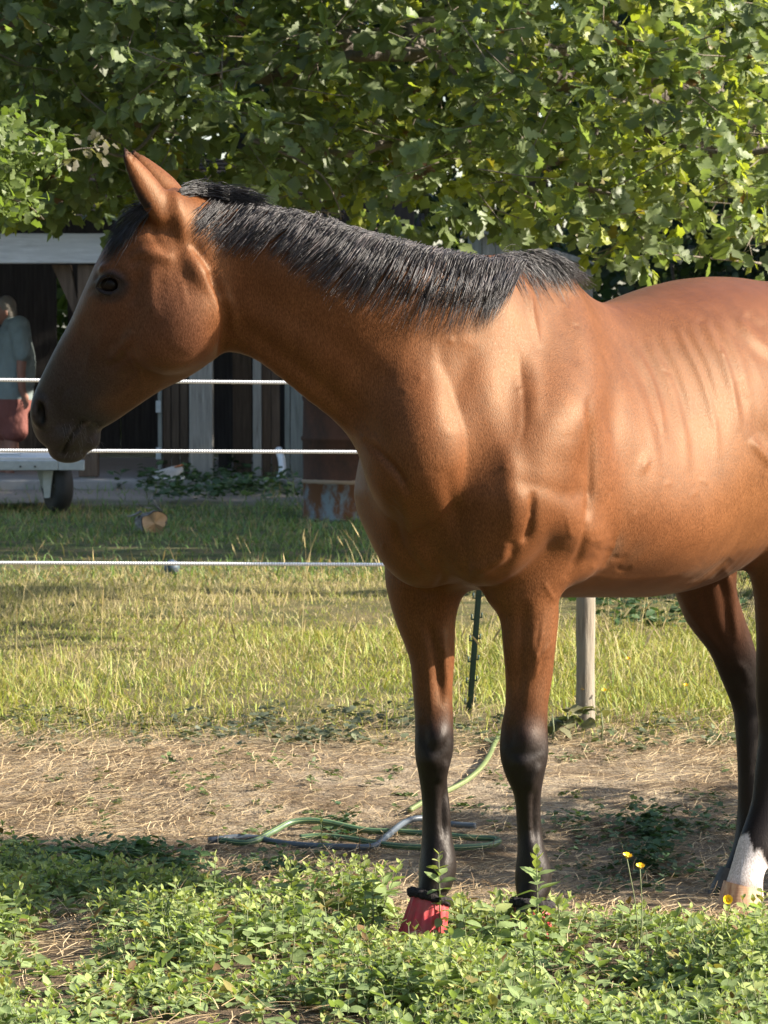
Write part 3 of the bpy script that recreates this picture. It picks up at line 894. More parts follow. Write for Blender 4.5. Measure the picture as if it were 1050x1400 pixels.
def ell(c, r, axes=None, k=0.05, op='add'):
    c = np.asarray(c, np.float32); r = np.asarray(r, np.float32)
    A = np.eye(3) if axes is None else np.asarray(axes, float)
    A = (A / np.linalg.norm(A, axis=1)[:, None]).astype(np.float32)
    p = Prim(); p.k = k; p.op = op
    p.lo = c - r.max(); p.hi = c + r.max()
    def ev(q):
        x = q - c
        y = x @ A.T / r
        rho = np.sqrt((y * y).sum(1)); ln = np.sqrt((x * x).sum(1))
        return np.where(rho > 0.05, ln * (1 - 1 / np.maximum(rho, 0.05)), -r.min()).astype(np.float32)
    p.ev = ev
    return p

def field(prims, q):
    f = np.full(len(q), 0.25, np.float32)
    for p in prims:
        mg = 0.07 + p.k
        mk = np.all((q > p.lo - mg) & (q < p.hi + mg), axis=1)
        ix = np.nonzero(mk)[0]
        if not len(ix): continue
        d = p.ev(q[ix]); a = f[ix]
        if p.op == 'add':
            h = np.maximum(p.k - np.abs(a - d), 0) / p.k
            f[ix] = np.minimum(a, d) - h * h * p.k * 0.25
        else:
            d = -d
            h = np.maximum(p.k - np.abs(a - d), 0) / p.k
            f[ix] = np.maximum(a, d) + h * h * p.k * 0.25
    return f

def surface_nets(prims, lo, hi, h):
    """iso-surface of the field on a sparse grid of step h"""
    K = 4
    lo = np.asarray(lo, float)
    nb = np.ceil((np.asarray(hi) - lo) / (h * K)).astype(int) + 1
    N = nb * K
    bc = np.stack(np.meshgrid(*[np.arange(n) for n in nb], indexing='ij'), -1).reshape(-1, 3)
    cen = (lo + (bc + 0.5 - 0.5 / K) * h * K).astype(np.float32)
    fc = field(prims, cen)
    near = np.abs(fc) < h * K * 1.35 + 0.012
    F = np.repeat(np.repeat(np.repeat(np.sign(fc).reshape(nb).astype(np.float32), K, 0), K, 1), K, 2)
    off = np.stack(np.meshgrid(*[np.arange(K)] * 3, indexing='ij'), -1).reshape(-1, 3)
    gi = (bc[near][:, None, :] * K + off[None]).reshape(-1, 3)
    val = np.empty(len(gi), np.float32)
    CH = 400000
    for i in range(0, len(gi), CH):
        val[i:i + CH] = field(prims, (lo + gi[i:i + CH] * h).astype(np.float32))
    F[gi[:, 0], gi[:, 1], gi[:, 2]] = val
    S = F < 0
    cells, pos, quads = [], [], []
    st = np.array((N[1] * N[2], N[2], 1))
    for ax in range(3):
        sl0 = [slice(None)] * 3; sl1 = [slice(None)] * 3
        sl0[ax] = slice(0, -1); sl1[ax] = slice(1, None)
        e = np.argwhere(S[tuple(sl0)] != S[tuple(sl1)])
        o = [a for a in range(3) if a != ax]
        e = e[(e[:, o[0]] > 0) & (e[:, o[1]] > 0)]
        e1 = e.copy(); e1[:, ax] += 1
        f0 = F[tuple(e.T)]; f1 = F[tuple(e1.T)]
        t = f0 / (f0 - f1)
        pp = e.astype(float); pp[:, ax] += t
        q = []
        for da, db in ((0, 0), (-1, 0), (-1, -1), (0, -1)):
            c = e.copy(); c[:, o[0]] += da; c[:, o[1]] += db
            cid = c @ st; q.append(cid)
            cells.append(cid); pos.append(pp)
        q = np.stack(q, 1)
        flip = (f0 < 0)
        if ax == 1: flip = ~flip
        q[flip] = q[flip][:, ::-1]
        quads.append(q)
    cells = np.concatenate(cells); pos = np.concatenate(pos); quads = np.concatenate(quads)
    uq, inv = np.unique(cells, return_inverse=True)
    cnt = np.bincount(inv)
    V = np.stack([np.bincount(inv, pos[:, a]) / cnt for a in range(3)], 1) * h + lo
    Q = np.searchsorted(uq, quads)[:, ::-1]
    return V, Q

def smooth_mesh(V, Q, it=4, lam=0.5, mu=-0.52):
    E = np.concatenate([Q[:, [0, 1]], Q[:, [1, 2]], Q[:, [2, 3]], Q[:, [3, 0]]])
    a = np.concatenate([E[:, 0], E[:, 1]]); b = np.concatenate([E[:, 1], E[:, 0]])
    deg = np.bincount(a, minlength=len(V))[:, None]
    for i in range(it * 2):
        avg = np.stack([np.bincount(a, V[b, c], minlength=len(V)) for c in range(3)], 1) / deg
        V = V + (lam if i % 2 == 0 else mu) * (avg - V)
    return V

def vnormals(V, Q):
    n = np.cross(V[Q[:, 2]] - V[Q[:, 0]], V[Q[:, 3]] - V[Q[:, 1]])
    N = np.stack([sum(np.bincount(Q[:, j], n[:, c], minlength=len(V)) for j in range(4)) for c in range(3)], 1)
    return N / (np.linalg.norm(N, axis=1)[:, None] + 1e-12)

def image_prim(st, k=0.05, sub=4, egg=0.0, nexp=2.0, op='add'):
    """st rows: two outline points surveyed in the photograph (ax, ay, bx, by), distance d, half width in depth"""
    C, H, W, rh, rw = [], [], [], [], []
    for ax, ay, bx, by, d, w in st:
        A = P(ax, ay, d); Bp = P(bx, by, d)
        C.append((A + Bp) / 2); h = (A - Bp) / 2
        rh.append(np.linalg.norm(h)); H.append(h / rh[-1]); rw.append(w)
    C = np.array(C)
    tan = np.gradient(C, axis=0)
    for i in range(len(C)):
        w = np.cross(tan[i], H[i]); W.append(w / np.linalg.norm(w))
    return tube_prim(C, H, W, rh, rw, egg, nexp, k, sub, op)

HP = []
# trunk ------------------------------------------------ s, top, bottom, half width, egg, exponent
TR = [(-0.56, 1.30, 0.97, 0.13, -0.10, 2.1),
      (-0.47, 1.36, 0.87, 0.185, -0.12, 2.2),
      (-0.34, 1.45, 0.80, 0.215, -0.18, 2.2),
      (-0.18, 1.55, 0.765, 0.235, -0.42, 2.1),
      (-0.04, 1.580, 0.75, 0.258, -0.58, 2.1),
      (0.08, 1.526, 0.742, 0.280, -0.60, 2.1),
      (0.20, 1.480, 0.733, 0.305, -0.48, 2.1),
      (0.31, 1.478, 0.726, 0.325, -0.30, 2.1),
      (0.42, 1.492, 0.722, 0.338, -0.13, 2.15),
      (0.58, 1.525, 0.728, 0.345, -0.10, 2.1),
      (0.78, 1.545, 0.775, 0.335, -0.06, 2.1),
      (0.98, 1.54, 0.86, 0.30, -0.04, 2.1),
      (1.18, 1.50, 0.93, 0.28, 0.0, 2.1),
      (1.36, 1.40, 1.00, 0.22, 0.0, 2.0)]
HP.append(tube_prim([B(s, 0, (a + b) / 2) for s, a, b, w, e, n in TR], (0, 0, 1), LF,
                    [(a - b) / 2 for s, a, b, w, e, n in TR], [r[3] for r in TR], [r[4] for r in TR], [r[5] for r in TR], 0.05, 4))
# neck: crest point, throat point, distance, half width
NECK = [(262, 264, 300, 478, 8.355, 0.080),
        (330, 276, 345, 489, 8.345, 0.086),
        (410, 293, 392, 522, 8.33, 0.098),
        (500, 318, 440, 560, 8.335, 0.115),
        (590, 338, 506, 592, 8.38, 0.135),
        (660, 352, 575, 606, 8.50, 0.14),
        (712, 378, 640, 600, 8.64, 0.11),
        (748, 410, 690, 590, 8.76, 0.08)]
HP.append(image_prim(NECK, k=0.15, sub=3, egg=[-0.10, -0.04, 0.06, 0.12, 0.16, 0.16, 0.1, 0.0], nexp=2.0))
# hind quarter, thighs and gaskins
for sd, ds in ((1, 0.0), (-1, 0.12)):
    HP.append(ell(B(1.10, sd * 0.16, 1.22), (0.33, 0.17, 0.30), (BK, LF, (0, 0, 1)), k=0.10))
    HP.append(tube_prim([B(1.05 + ds * .3, sd * 0.17, 1.15), B(0.93 + ds * .7, sd * 0.205, 0.98), B(0.92 + ds, sd * 0.20, 0.82)],
                        BK, LF, [0.22, 0.165, 0.11], [0.13, 0.12, 0.085], 0, 2, 0.09, 3))
# near hind leg (mostly outside the picture): left edge, right edge
NH = [(1012, 740, 1140, 720, 9.22, 0.085), (1028, 800, 1128, 800, 9.24, 0.065), (1033, 860, 1112, 870, 9.27, 0.052),
      (1033, 915, 1106, 925, 9.30, 0.045), (1033, 955, 1108, 962, 9.33, 0.046), (1037, 1000, 1098, 1010, 9.34, 0.042),
      (1032, 1050, 1082, 1056, 9.33, 0.032), (1028, 1090, 1076, 1096, 9.32, 0.030), (1020, 1118, 1078, 1128, 9.31, 0.036),
      (1010, 1148, 1066, 1166, 9.29, 0.042), (1001, 1180, 1046, 1192, 9.27, 0.036), (993, 1206, 1043, 1214, 9.26, 0.042),
      (989, 1222, 1045, 1226, 9.26, 0.045)]
HP.append(image_prim(NH, k=0.04, sub=3))
FH = [(905, 775, 1010, 745, 9.58, 0.085), (923, 813, 1006, 800, 9.62, 0.07), (938, 850, 1016, 840, 9.66, 0.06),
      (968, 889, 1030, 878, 9.70, 0.05), (984, 925, 1042, 925, 9.73, 0.045), (1000, 964, 1046, 962, 9.74, 0.042),
      (1005, 1000, 1042, 1004, 9.73, 0.035), (1009, 1074, 1040, 1076, 9.72, 0.030), (1008, 1113, 1042, 1118, 9.72, 0.035),
      (1004, 1148, 1040, 1160, 9.70, 0.04), (995, 1176, 1030, 1186, 9.68, 0.036), (988, 1192, 1030, 1198, 9.67, 0.042)]
HP.append(image_prim(FH, k=0.04, sub=3))
# shoulders
for sd in (1, -1):
    HP.append(tube_prim([B(-0.05, sd * 0.045, 1.49), B(-0.17, sd * 0.125, 1.34), B(-0.28, sd * 0.18, 1.20), B(-0.40, sd * 0.175, 1.02)],
                        BK, LF, [0.04, 0.105, 0.125, 0.11], [0.03, 0.075, 0.095, 0.085], 0, 2, 0.11, 6))
    HP.append(ell(B(-0.425, sd * 0.15 + (0.0 if sd > 0 else 0.03), 0.97), (0.10, 0.085, 0.125), (BK, LF, (0, 0, 1)), k=0.06))
    HP.append(ell(B(-0.44, sd * 0.085 + 0.012, 0.915), (0.09, 0.085, 0.11), (BK, LF, (0, 0, 1)), k=0.05))
    HP.append(tube_prim([B(-0.36, sd * 0.185, 1.03), B(-0.26, sd * 0.195, 0.93), B(-0.19, sd * 0.18, 0.86)],
                        BK, LF, [0.10, 0.105, 0.07], [0.075, 0.085, 0.06], 0, 2, 0.05, 3))
    HP.append(ell(B(-0.20, sd * 0.185, 1.03), (0.115, 0.095, 0.20), (BK, LF, (0, 0, 1)), k=0.05))
# near fore leg
NF = [(668, 752, 792, 748, 8.44, 0.085), (664, 790, 776, 790, 8.44, 0.085), (664, 818, 765, 818, 8.44, 0.080), (682, 845, 764, 845, 8.44, 0.072),
      (687, 885, 760, 885, 8.43, 0.062), (691, 928, 755, 925, 8.43, 0.052), (691, 965, 749, 962, 8.42, 0.047),
      (685, 997, 748, 995, 8.42, 0.048), (683, 1030, 749, 1032, 8.41, 0.050), (691, 1060, 743, 1062, 8.41, 0.045),
      (703, 1089, 739, 1090, 8.42, 0.040), (707, 1133, 740, 1134, 8.43, 0.038), (707, 1165, 745, 1160, 8.42, 0.044),
      (704, 1190, 754, 1188, 8.41, 0.048), (704, 1212, 754, 1214, 8.40, 0.044), (708, 1228, 746, 1231, 8.38, 0.036), (714, 1242, 740, 1245, 8.375, 0.028)]
HP.append(image_prim(NF, k=0.05, sub=3))
RF = [(510, 715, 650, 700, 8.65, 0.09), (524, 752, 652, 752, 8.63, 0.085), (527, 799, 634, 806, 8.62, 0.080), (539, 846, 623, 846, 8.62, 0.070),
      (558, 897, 622, 897, 8.61, 0.056), (564, 944, 619, 944, 8.60, 0.047), (567, 990, 620, 990, 8.59, 0.047),
      (567, 1027, 620, 1027, 8.58, 0.050), (572, 1062, 612, 1062, 8.59, 0.043), (577, 1098, 614, 1096, 8.60, 0.039),
      (577, 1145, 617, 1138, 8.60, 0.042), (573, 1186, 624, 1180, 8.58, 0.050), (572, 1206, 620, 1206, 8.56, 0.046),
      (571, 1221, 610, 1225, 8.54, 0.036), (576, 1234, 604, 1238, 8.535, 0.028)]
HP.append(image_prim(RF, k=0.05, sub=3))
HP.append(ell(P(586, 685, 8.445), (0.098, 0.150, 0.150), ((1, 0, 0.0), (0, 1, 0), (0, 0.12, 1)), k=0.12))
# head: forehead/nose outline, jaw outline, distance, half width
HEAD = [(222, 262, 305, 430, 8.32, 0.075),
        (172, 300, 302, 462, 8.31, 0.098),
        (140, 345, 290, 492, 8.325, 0.105),
        (116, 396, 262, 512, 8.36, 0.097),
        (99, 434, 226, 530, 8.395, 0.080),
        (78, 472, 190, 553, 8.425, 0.066),
        (58, 512, 160, 574, 8.455, 0.058),
        (45, 545, 141, 584, 8.49, 0.056),
        (42, 570, 136, 598, 8.50, 0.054),
        (50, 597, 132, 606, 8.505, 0.046),
        (66, 612, 120, 614, 8.51, 0.034)]
HP.append(image_prim(HEAD, k=0.05, sub=3, egg=[0.15, 0.12, 0.05, 0.05, 0.08, 0.05, 0, 0, 0, 0, 0], nexp=2.15))
def I(px, py, d, r, k=0.03, op='add', rd=None, ang=0.0, r2=None):
    """ellipsoid placed by survey: px radius r, second px radius r2, depth radius rd in metres"""
    c = P(px, py, d); m = d / FPX
    u = np.array((math.cos(ang), 0, -math.sin(ang))); v = np.array((math.sin(ang), 0, math.cos(ang)))
    return ell(c, (r * m, (r2 or r) * m, rd if rd else r * m), (u, v, (0, 1, 0)), k, op)
HEAD_D = 8.40
# cheek disc, brow, cheek ridge, temple, nostril rim, lips
HP.append(I(243, 438, 8.275, 58, 0.03, rd=0.075, r2=76, ang=math.radians(35)))
HP.append(I(160, 372, 8.262, 24, 0.02, rd=0.020, r2=10, ang=math.radians(10)))
HP.append(I(186, 420, 8.265, 46, 0.025, rd=0.026, r2=9, ang=math.radians(60)))
HP.append(I(207, 345, 8.262, 22, 0.03, rd=0.03, r2=20))
HP.append(I(246, 300, 8.275, 16, 0.03, rd=0.05, r2=42, ang=math.radians(-12)))
HP.append(I(268, 372, 8.245, 14, 0.03, rd=0.022, r2=34, ang=math.radians(-28)))
HP.append(I(60, 560, 8.455, 18, 0.02, rd=0.028, r2=26, ang=math.radians(8)))
HP.append(I(100, 592, 8.48, 28, 0.02, rd=0.045, r2=18, ang=math.radians(-20)))
HP.append(I(118, 602, 8.495, 18, 0.012, rd=0.035, r2=15))
HP.append(I(54, 567, 8.412, 9, 0.012, 'sub', rd=0.030, r2=19, ang=math.radians(6)))
HP.append(I(150, 389, 8.25, 13, 0.012, 'sub', rd=0.018, r2=10, ang=math.radians(8)))
# ears: a leaf-shaped cup each, opening forwards
def ear(base, tip, d0, d1, wid, bend):
    n = 7; b = P(*base, d0); t = P(*tip, d1)
    ax = (t - b); L = np.linalg.norm(ax); ax /= L
    opn = np.array((-0.80, 0.60, 0.0)); opn -= ax * (opn @ ax); opn /= np.linalg.norm(opn)
    side = np.cross(opn, ax); side /= np.linalg.norm(side)
    if side[0] < 0: side = -side
    C, r1, r2 = [], [], []
    prof = [0.95, 1.0, 0.93, 0.78, 0.57, 0.33, 0.10]
    for i in range(n):
        u = i / (n - 1)
        C.append(b + ax * L * u + side * bend * math.sin(math.pi * u))
        r1.append(wid * prof[i]); r2.append(wid * prof[i] * 0.62)
    HP.append(tube_prim(C, side, opn, r1, r2, 0, 2, 0.03, 3))
    C2 = [c + opn * r * 0.62 for c, r in zip(C[1:], r1[1:])]
    HP.append(tube_prim(C2, side, opn, [r * 0.72 for r in r1[1:]], [r * 0.70 for r in r1[1:]], 0, 2, 0.006, 3, 'sub'))
ear((222, 291), (162, 195), 8.245, 8.215, 0.038, 0.0)
ear((238, 268), (174, 200), 8.385, 8.385, 0.034, 0.0)

HV, HQ = surface_nets(HP, (-0.95, 7.95, -0.16), (1.55, 10.25, 2.0), 0.0065)
HV = smooth_mesh(HV, HQ, 3)
# the big planes of neck and trunk are polished further than head and legs
_hs = smooth_mesh(HV, HQ, 22, 0.5, -0.505)
_sr = (HV - HO) @ BK
_w = np.clip((HV[:, 2] - 0.70) / 0.08, 0, 1) * np.clip((to_px(HV)[0] - 330) / 60, 0, 1)
HV = HV + (_hs - HV) * _w[:, None]
# ------------------------------------------------------------------ sculpting: muscles, ribs, veins, creases
HN = vnormals(HV, HQ)
_view = np.array((0, 0, CAM_H)) - HV
_view /= np.linalg.norm(_view, axis=1)[:, None]
HFACE = (HN * _view).sum(1)
HX, HY = to_px(HV)
# nearest surface distance on a 2 px raster, used to sit hair and the eye on the skin
DW, DH = 600, 720
_dm = np.full((DH, DW), 99.0)
_ix = np.clip((HX / 2).astype(int) + 30, 0, DW - 1); _iy = np.clip((HY / 2).astype(int), 0, DH - 1)
np.minimum.at(_dm, (_iy, _ix), HV[:, 1])
for _ in range(3):
    _n = _dm.copy()
    for _dx, _dy in ((1, 0), (-1, 0), (0, 1), (0, -1)):
        _n = np.where(_dm < 50, _n, np.minimum(_n, np.roll(np.roll(_dm, _dx, 1), _dy, 0)))
    _dm = _n
def skin_d(px, py):
    return _dm[np.clip((np.asarray(py) / 2).astype(int), 0, DH - 1), np.clip((np.asarray(px) / 2).astype(int) + 30, 0, DW - 1)]
HVIS = HV[:, 1] < skin_d(HX, HY) + 0.10      # on the side towards the photographer

DISP = np.zeros(len(HV))
def stroke(pts, width, amp, taper=True, prof='gauss', soft=1.0, one_side=0):
    """ridge (amp > 0) or groove (amp < 0), in metres, along a line surveyed in the photograph"""
    pts = spline(np.asarray(pts, float), max(6 * len(pts), 8)) if len(pts) > 2 else np.asarray(pts, float)
    lo = pts.min(0) - 4 * width; hi = pts.max(0) + 4 * width
    m = np.nonzero((HX > lo[0]) & (HX < hi[0]) & (HY > lo[1]) & (HY < hi[1]) & (HFACE > 0.05) & HVIS)[0]
    if not len(m): return
    q = np.stack((HX[m], HY[m]), 1)
    best = np.full(len(m), 1e9); tt = np.zeros(len(m))
    seg = len(pts) - 1
    for i in range(seg):
        a = pts[i]; d = pts[i + 1] - a
        u = np.clip((q - a) @ d / (d @ d + 1e-9), 0, 1)
        e = q - a - u[:, None] * d
        dist = np.sqrt((e * e).sum(1))
        if one_side:                      # a step: full width on one side, sharp on the other
            cr = (d[0] * e[:, 1] - d[1] * e[:, 0]) * one_side
            dist = np.where(cr < 0, dist * 3.5, dist)
        k = dist < best
        best[k] = dist[k]; tt[k] = (i + u[k]) / seg
    w = np.exp(-(best / width) ** 2)
    if taper: w = w * np.clip(np.minimum(tt, 1 - tt) * 4, 0, 1) ** 0.7
    DISP[m] += amp * w * np.clip((HFACE[m] - 0.05) * 3, 0, 1)
def bump_at(px, py, r, amp, r2=None, ang=0.0):
    r2 = r2 or r
    m = np.nonzero((np.abs(HX - px) < 3 * max(r, r2)) & (np.abs(HY - py) < 3 * max(r, r2)) & (HFACE > 0.05) & HVIS)[0]
    dx = HX[m] - px; dy = HY[m] - py
    c, s_ = math.cos(ang), math.sin(ang)
    u = (dx * c + dy * s_) / r; v = (-dx * s_ + dy * c) / r2
    DISP[m] += amp * np.exp(-(u * u + v * v))

# jaw and throat
stroke([(285, 372), (300, 400), (307, 430), (306, 462), (298, 490)], 6, -0.016)
stroke([(262, 330), (282, 360), (296, 388)], 6, -0.007)
stroke([(295, 388), (301, 418), (298, 455), (284, 488)], 9, 0.005)
bump_at(272, 372, 14, 0.007, 24, math.radians(-30))
bump_at(236, 450, 44, 0.006, 56)
stroke([(258, 512), (228, 522), (196, 508), (170, 520)], 12, -0.004)
stroke([(225, 528), (195, 545), (165, 566)], 6, 0.003)
stroke([(222, 545), (190, 562)], 5, -0.003)
# face
stroke([(183, 452), (166, 478), (150, 494)], 8, 0.009)
stroke([(176, 470), (160, 494), (142, 506)], 7, -0.006)
stroke([(210, 360), (206, 400), (214, 440)], 9, 0.005)
stroke([(190, 372), (184, 396), (178, 420)], 8, -0.005)
bump_at(206, 345, 20, 0.007, 12)
bump_at(226, 352, 12, 0.005, 10)
stroke([(170, 350), (188, 338), (214, 332)], 6, -0.004)
stroke([(176, 362), (196, 352)], 5, -0.004)
stroke([(205, 300), (214, 330), (232, 350)], 6, -0.005)
stroke([(120, 430), (108, 470), (96, 510)], 9, -0.003)
stroke([(150, 440), (132, 480), (112, 525)], 8, 0.003)
stroke([(100, 520), (82, 545), (78, 572)], 8, -0.004)
# small veins and wrinkles of the face
stroke([(172, 470), (186, 500), (196, 532)], 3.0, 0.0034)
stroke([(196, 500), (180, 522), (162, 540)], 2.8, 0.0030)
stroke([(126, 470), (120, 500), (128, 530)], 2.8, 0.0028)
stroke([(120, 402), (128, 396), (134, 394)], 2.4, -0.0022)
stroke([(240, 372), (250, 396), (252, 420)], 2.6, 0.0020)
stroke([(216, 470), (236, 484), (262, 486)], 7, -0.0016)
# eye lids
stroke([(134, 391), (141, 379), (152, 374.5), (163, 379), (171, 388)], 3.2, 0.0065)
stroke([(130, 383), (142, 370), (156, 367), (172, 376)], 3.0, -0.004)
stroke([(135, 396), (144, 402), (155, 402), (165, 396)], 3.0, 0.005)
stroke([(136, 403), (148, 409), (164, 404)], 2.8, -0.003)
stroke([(168, 386), (178, 384)], 2.5, -0.003)
stroke([(139, 404), (143, 412)], 2.5, -0.003)
# nostril and mouth
stroke([(50, 545), (60, 548), (64, 560), (63, 576)], 4, 0.006)
stroke([(48, 552), (56, 556), (58, 570), (54, 584)], 4, -0.008)
stroke([(113, 578), (104, 588), (95, 602), (86, 621)], 2.4, -0.009, taper=False)
stroke([(108, 576), (98, 590), (88, 606)], 5, 0.003)
for i in range(6):
    stroke([(112 + i * 1.5, 579 + i * 2.6), (121 - i * .6, 578 + i * 3.4)], 1.4, -0.0022)
stroke([(128, 578), (137, 588), (139, 594)], 4, -0.005)
stroke([(122, 590), (118, 605), (122, 618)], 5, -0.002)
# neck
stroke([(318, 436), (350, 462), (400, 498), (462, 548), (520, 604), (560, 658)], 13, -0.008)
stroke([(312, 452), (345, 478), (400, 520), (470, 574), (530, 628)], 15, 0.006)
stroke([(497, 600), (520, 622), (545, 650), (560, 676)], 5, -0.012)
stroke([(300, 330), (340, 345), (420, 385), (520, 440)], 20, 0.004)
stroke([(310, 380), (380, 420), (460, 470), (540, 540)], 18, -0.004)
stroke([(300, 400), (316, 420), (320, 452)], 7, 0.004)
# shoulder
stroke([(640, 470), (634, 500), (624, 540), (612, 590)], 16, -0.004)
stroke([(662, 480), (672, 540), (680, 610), (690, 680)], 22, 0.004)
stroke([(706, 470), (714, 520), (718, 570), (712, 610)], 4, -0.002)
stroke([(720, 455), (730, 520), (730, 580)], 12, 0.004)
stroke([(725, 395), (728, 430), (738, 476)], 4, 0.004)
stroke([(758, 410), (775, 450), (790, 500)], 14, -0.0025)
stroke([(775, 420), (800, 470), (812, 540)], 14, 0.0025)
stroke([(690, 600), (700, 650), (702, 700), (690, 750)], 16, 0.008)
stroke([(728, 672), (727, 700), (722, 728), (713, 742)], 5.0, -0.010)
bump_at(758, 720, 26, 0.007, 34)
stroke([(771, 700), (776, 724), (784, 734)], 3, 0.002)
stroke([(700, 738), (698, 760), (684, 776), (662, 782)], 8, -0.007)
stroke([(640, 780), (664, 776), (686, 762), (696, 742)], 9, 0.010)
stroke([(806, 540), (808, 600), (807, 660), (803, 712)], 5.5, -0.010)
stroke([(804, 690), (799, 730), (788, 766), (771, 792)], 6, -0.006)
stroke([(782, 600), (786, 660), (782, 712), (772, 752)], 16, 0.004)
stroke([(695, 660), (720, 662), (760, 672), (785, 690)], 12, -0.003)
# chest
stroke([(548, 660), (560, 720), (590, 775), (632, 802)], 10, 0.006)
stroke([(610, 640), (622, 700), (636, 760), (640, 800)], 10, -0.006)
stroke([(538, 700), (552, 752), (580, 782)], 6, -0.005)
stroke([(568, 800), (590, 812), (604, 790), (600, 770)], 5, -0.006)
# barrel: ribs, girth wrinkles, flank
_rr = np.random.default_rng(5)
for i in range(8):
    x0 = 850 + i * 20 + _rr.normal(0, 2); y0 = 484 - i * 6; L = _rr.uniform(0.8, 1.1)
    rib = [(x0 - 6, y0 - 14), (x0 + 6, y0 + 12), (x0 + 26 * L, y0 + 52 * L), (x0 + 42 * L, y0 + 108 * L), (x0 + 48 * L, y0 + 160 * L)]
    stroke(rib, 6.0 + _rr.uniform(-1.2, 1.6), 0.0026 * _rr.uniform(0.4, 1.3))
    stroke([(x + 10, y) for x, y in rib], 6.5 + _rr.uniform(-1, 1.5), -0.0013 * _rr.uniform(0.4, 1.3))
for i, (x0, y0) in enumerate(((812, 738), (822, 752), (836, 746), (846, 762), (816, 776), (852, 778))):
    stroke([(x0 - 10, y0 - 4), (x0, y0 + 2), (x0 + 12, y0 - 3)], 3, -0.0022 if i % 2 else 0.0022)
bump_at(868, 640, 22, -0.004, 40, 0.3)
bump_at(882, 634, 6, 0.004, 12, 0.3)
stroke([(1008, 432), (1020, 450), (1040, 470), (1062, 486)], 8, 0.004)
stroke([(1002, 436), (1014, 458), (1034, 480), (1060, 500)], 9, -0.003)
stroke([(1020, 428), (1030, 440), (1052, 452)], 8, -0.003)
stroke([(1010, 520), (1030, 570), (1050, 610)], 12, -0.006)
stroke([(1026, 600), (1042, 620), (1060, 640)], 6, 0.006)
# fore legs: muscle grooves, veins, knees, tendons
stroke([(716, 822), (713, 870), (709, 930), (708, 975)], 9, -0.009)
stroke([(745, 838), (738, 880), (726, 920), (716, 968)], 2.4, 0.0032)
stroke([(752, 880), (738, 902), (730, 930)], 2.2, 0.003)
stroke([(742, 792), (752, 812), (762, 822)], 2.4, 0.003)
stroke([(700, 830), (697, 880), (699, 940)], 10, 0.004)
stroke([(586, 852), (594, 880), (600, 920), (604, 968)], 6, -0.009)
stroke([(605, 860), (608, 900), (612, 950)], 5, 0.005)
stroke([(574, 868), (584, 905), (588, 950), (590, 976)], 4, 0.004)
stroke([(594, 862), (598, 880), (612, 894)], 2.2, 0.003)
stroke([(545, 770), (560, 830), (572, 890)], 14, 0.004)
bump_at(600, 1008, 13, 0.009, 14); bump_at(588, 1040, 13, 0.007, 11); stroke([(574, 985), (580, 1000), (578, 1020)], 6, -0.004); stroke([(612, 1040), (606, 1058), (600, 1072)], 6, 0.006); stroke([(572, 1002), (594, 1030), (616, 1004)], 5, -0.003)
bump_at(722, 1008, 15, 0.008, 16); bump_at(714, 1044, 14, 0.007, 11); stroke([(696, 985), (700, 1002), (694, 1024)], 6, -0.004); stroke([(738, 1044), (730, 1062), (722, 1080)], 6, 0.006); stroke([(690, 1026), (716, 1032), (745, 1024)], 5, -0.003)
stroke([(609, 1075), (606, 1110), (608, 1150)], 4.5, -0.010)
stroke([(614, 1085), (613, 1130)], 4, 0.003)
stroke([(731, 1080), (731, 1120), (733, 1155)], 4.5, -0.009)
bump_at(596, 1184, 12, 0.005, 12); stroke([(606, 1160), (601, 1180), (606, 1200)], 4, -0.004)
# hind legs
stroke([(990, 770), (1000, 810), (1004, 850), (1008, 880)], 5, 0.006)
stroke([(982, 780), (990, 820), (996, 870)], 6, -0.005)
stroke([(940, 820), (962, 800), (985, 792)], 3, -0.002)
stroke([(1000, 905), (1016, 915), (1024, 940)], 6, 0.005)
bump_at(1006, 940, 10, 0.004)
stroke([(936, 800), (960, 790), (984, 776), (1000, 764)], 5, -0.007)
stroke([(940, 806), (958, 798), (976, 790)], 3, 0.003)

# little scars, knots and skin folds that break up the big planes
_sr2 = np.random.default_rng(12)
for _ in range(34):
    _x, _y = _sr2.uniform(480, 1020), _sr2.uniform(430, 780)
    _a = _sr2.uniform(0, 3.14); _l = _sr2.uniform(3, 9)
    stroke([(_x, _y), (_x + _l * math.cos(_a), _y + _l * math.sin(_a))], _sr2.uniform(1.8, 3.0), _sr2.choice([-1, 1]) * _sr2.uniform(0.0008, 0.0020), taper=False)
for _x, _y in ((522, 522), (575, 516), (617, 466), (690, 640), (640, 690)): bump_at(_x, _y, 3.5, 0.0025)
for k in range(5): stroke([(505 + 9 * k, 640 + 16 * k), (520 + 9 * k, 652 + 17 * k), (540 + 7 * k, 662 + 18 * k)], 3.0, -0.0012)
for k in range(4): stroke([(312 + 7 * k, 440 + 5 * k), (318 + 9 * k, 460 + 6 * k), (330 + 10 * k, 474 + 7 * k)], 2.6, -0.0014)
stroke([(806, 788), (850, 792), (900, 790), (950, 778)], 4, 0.0018)
stroke([(690, 860), (694, 900), (702, 950)], 2.4, 0.0022); stroke([(735, 850), (728, 880), (735, 905), (728, 940)], 2.2, 0.0026)
stroke([(575, 860), (583, 890), (580, 930)], 2.2, 0.0022)
stroke([(930, 815), (952, 850), (978, 880), (996, 915)], 4, 0.003); stroke([(960, 800), (972, 850), (990, 890)], 5, -0.004)
HV = HV + HN * DISP[:, None]
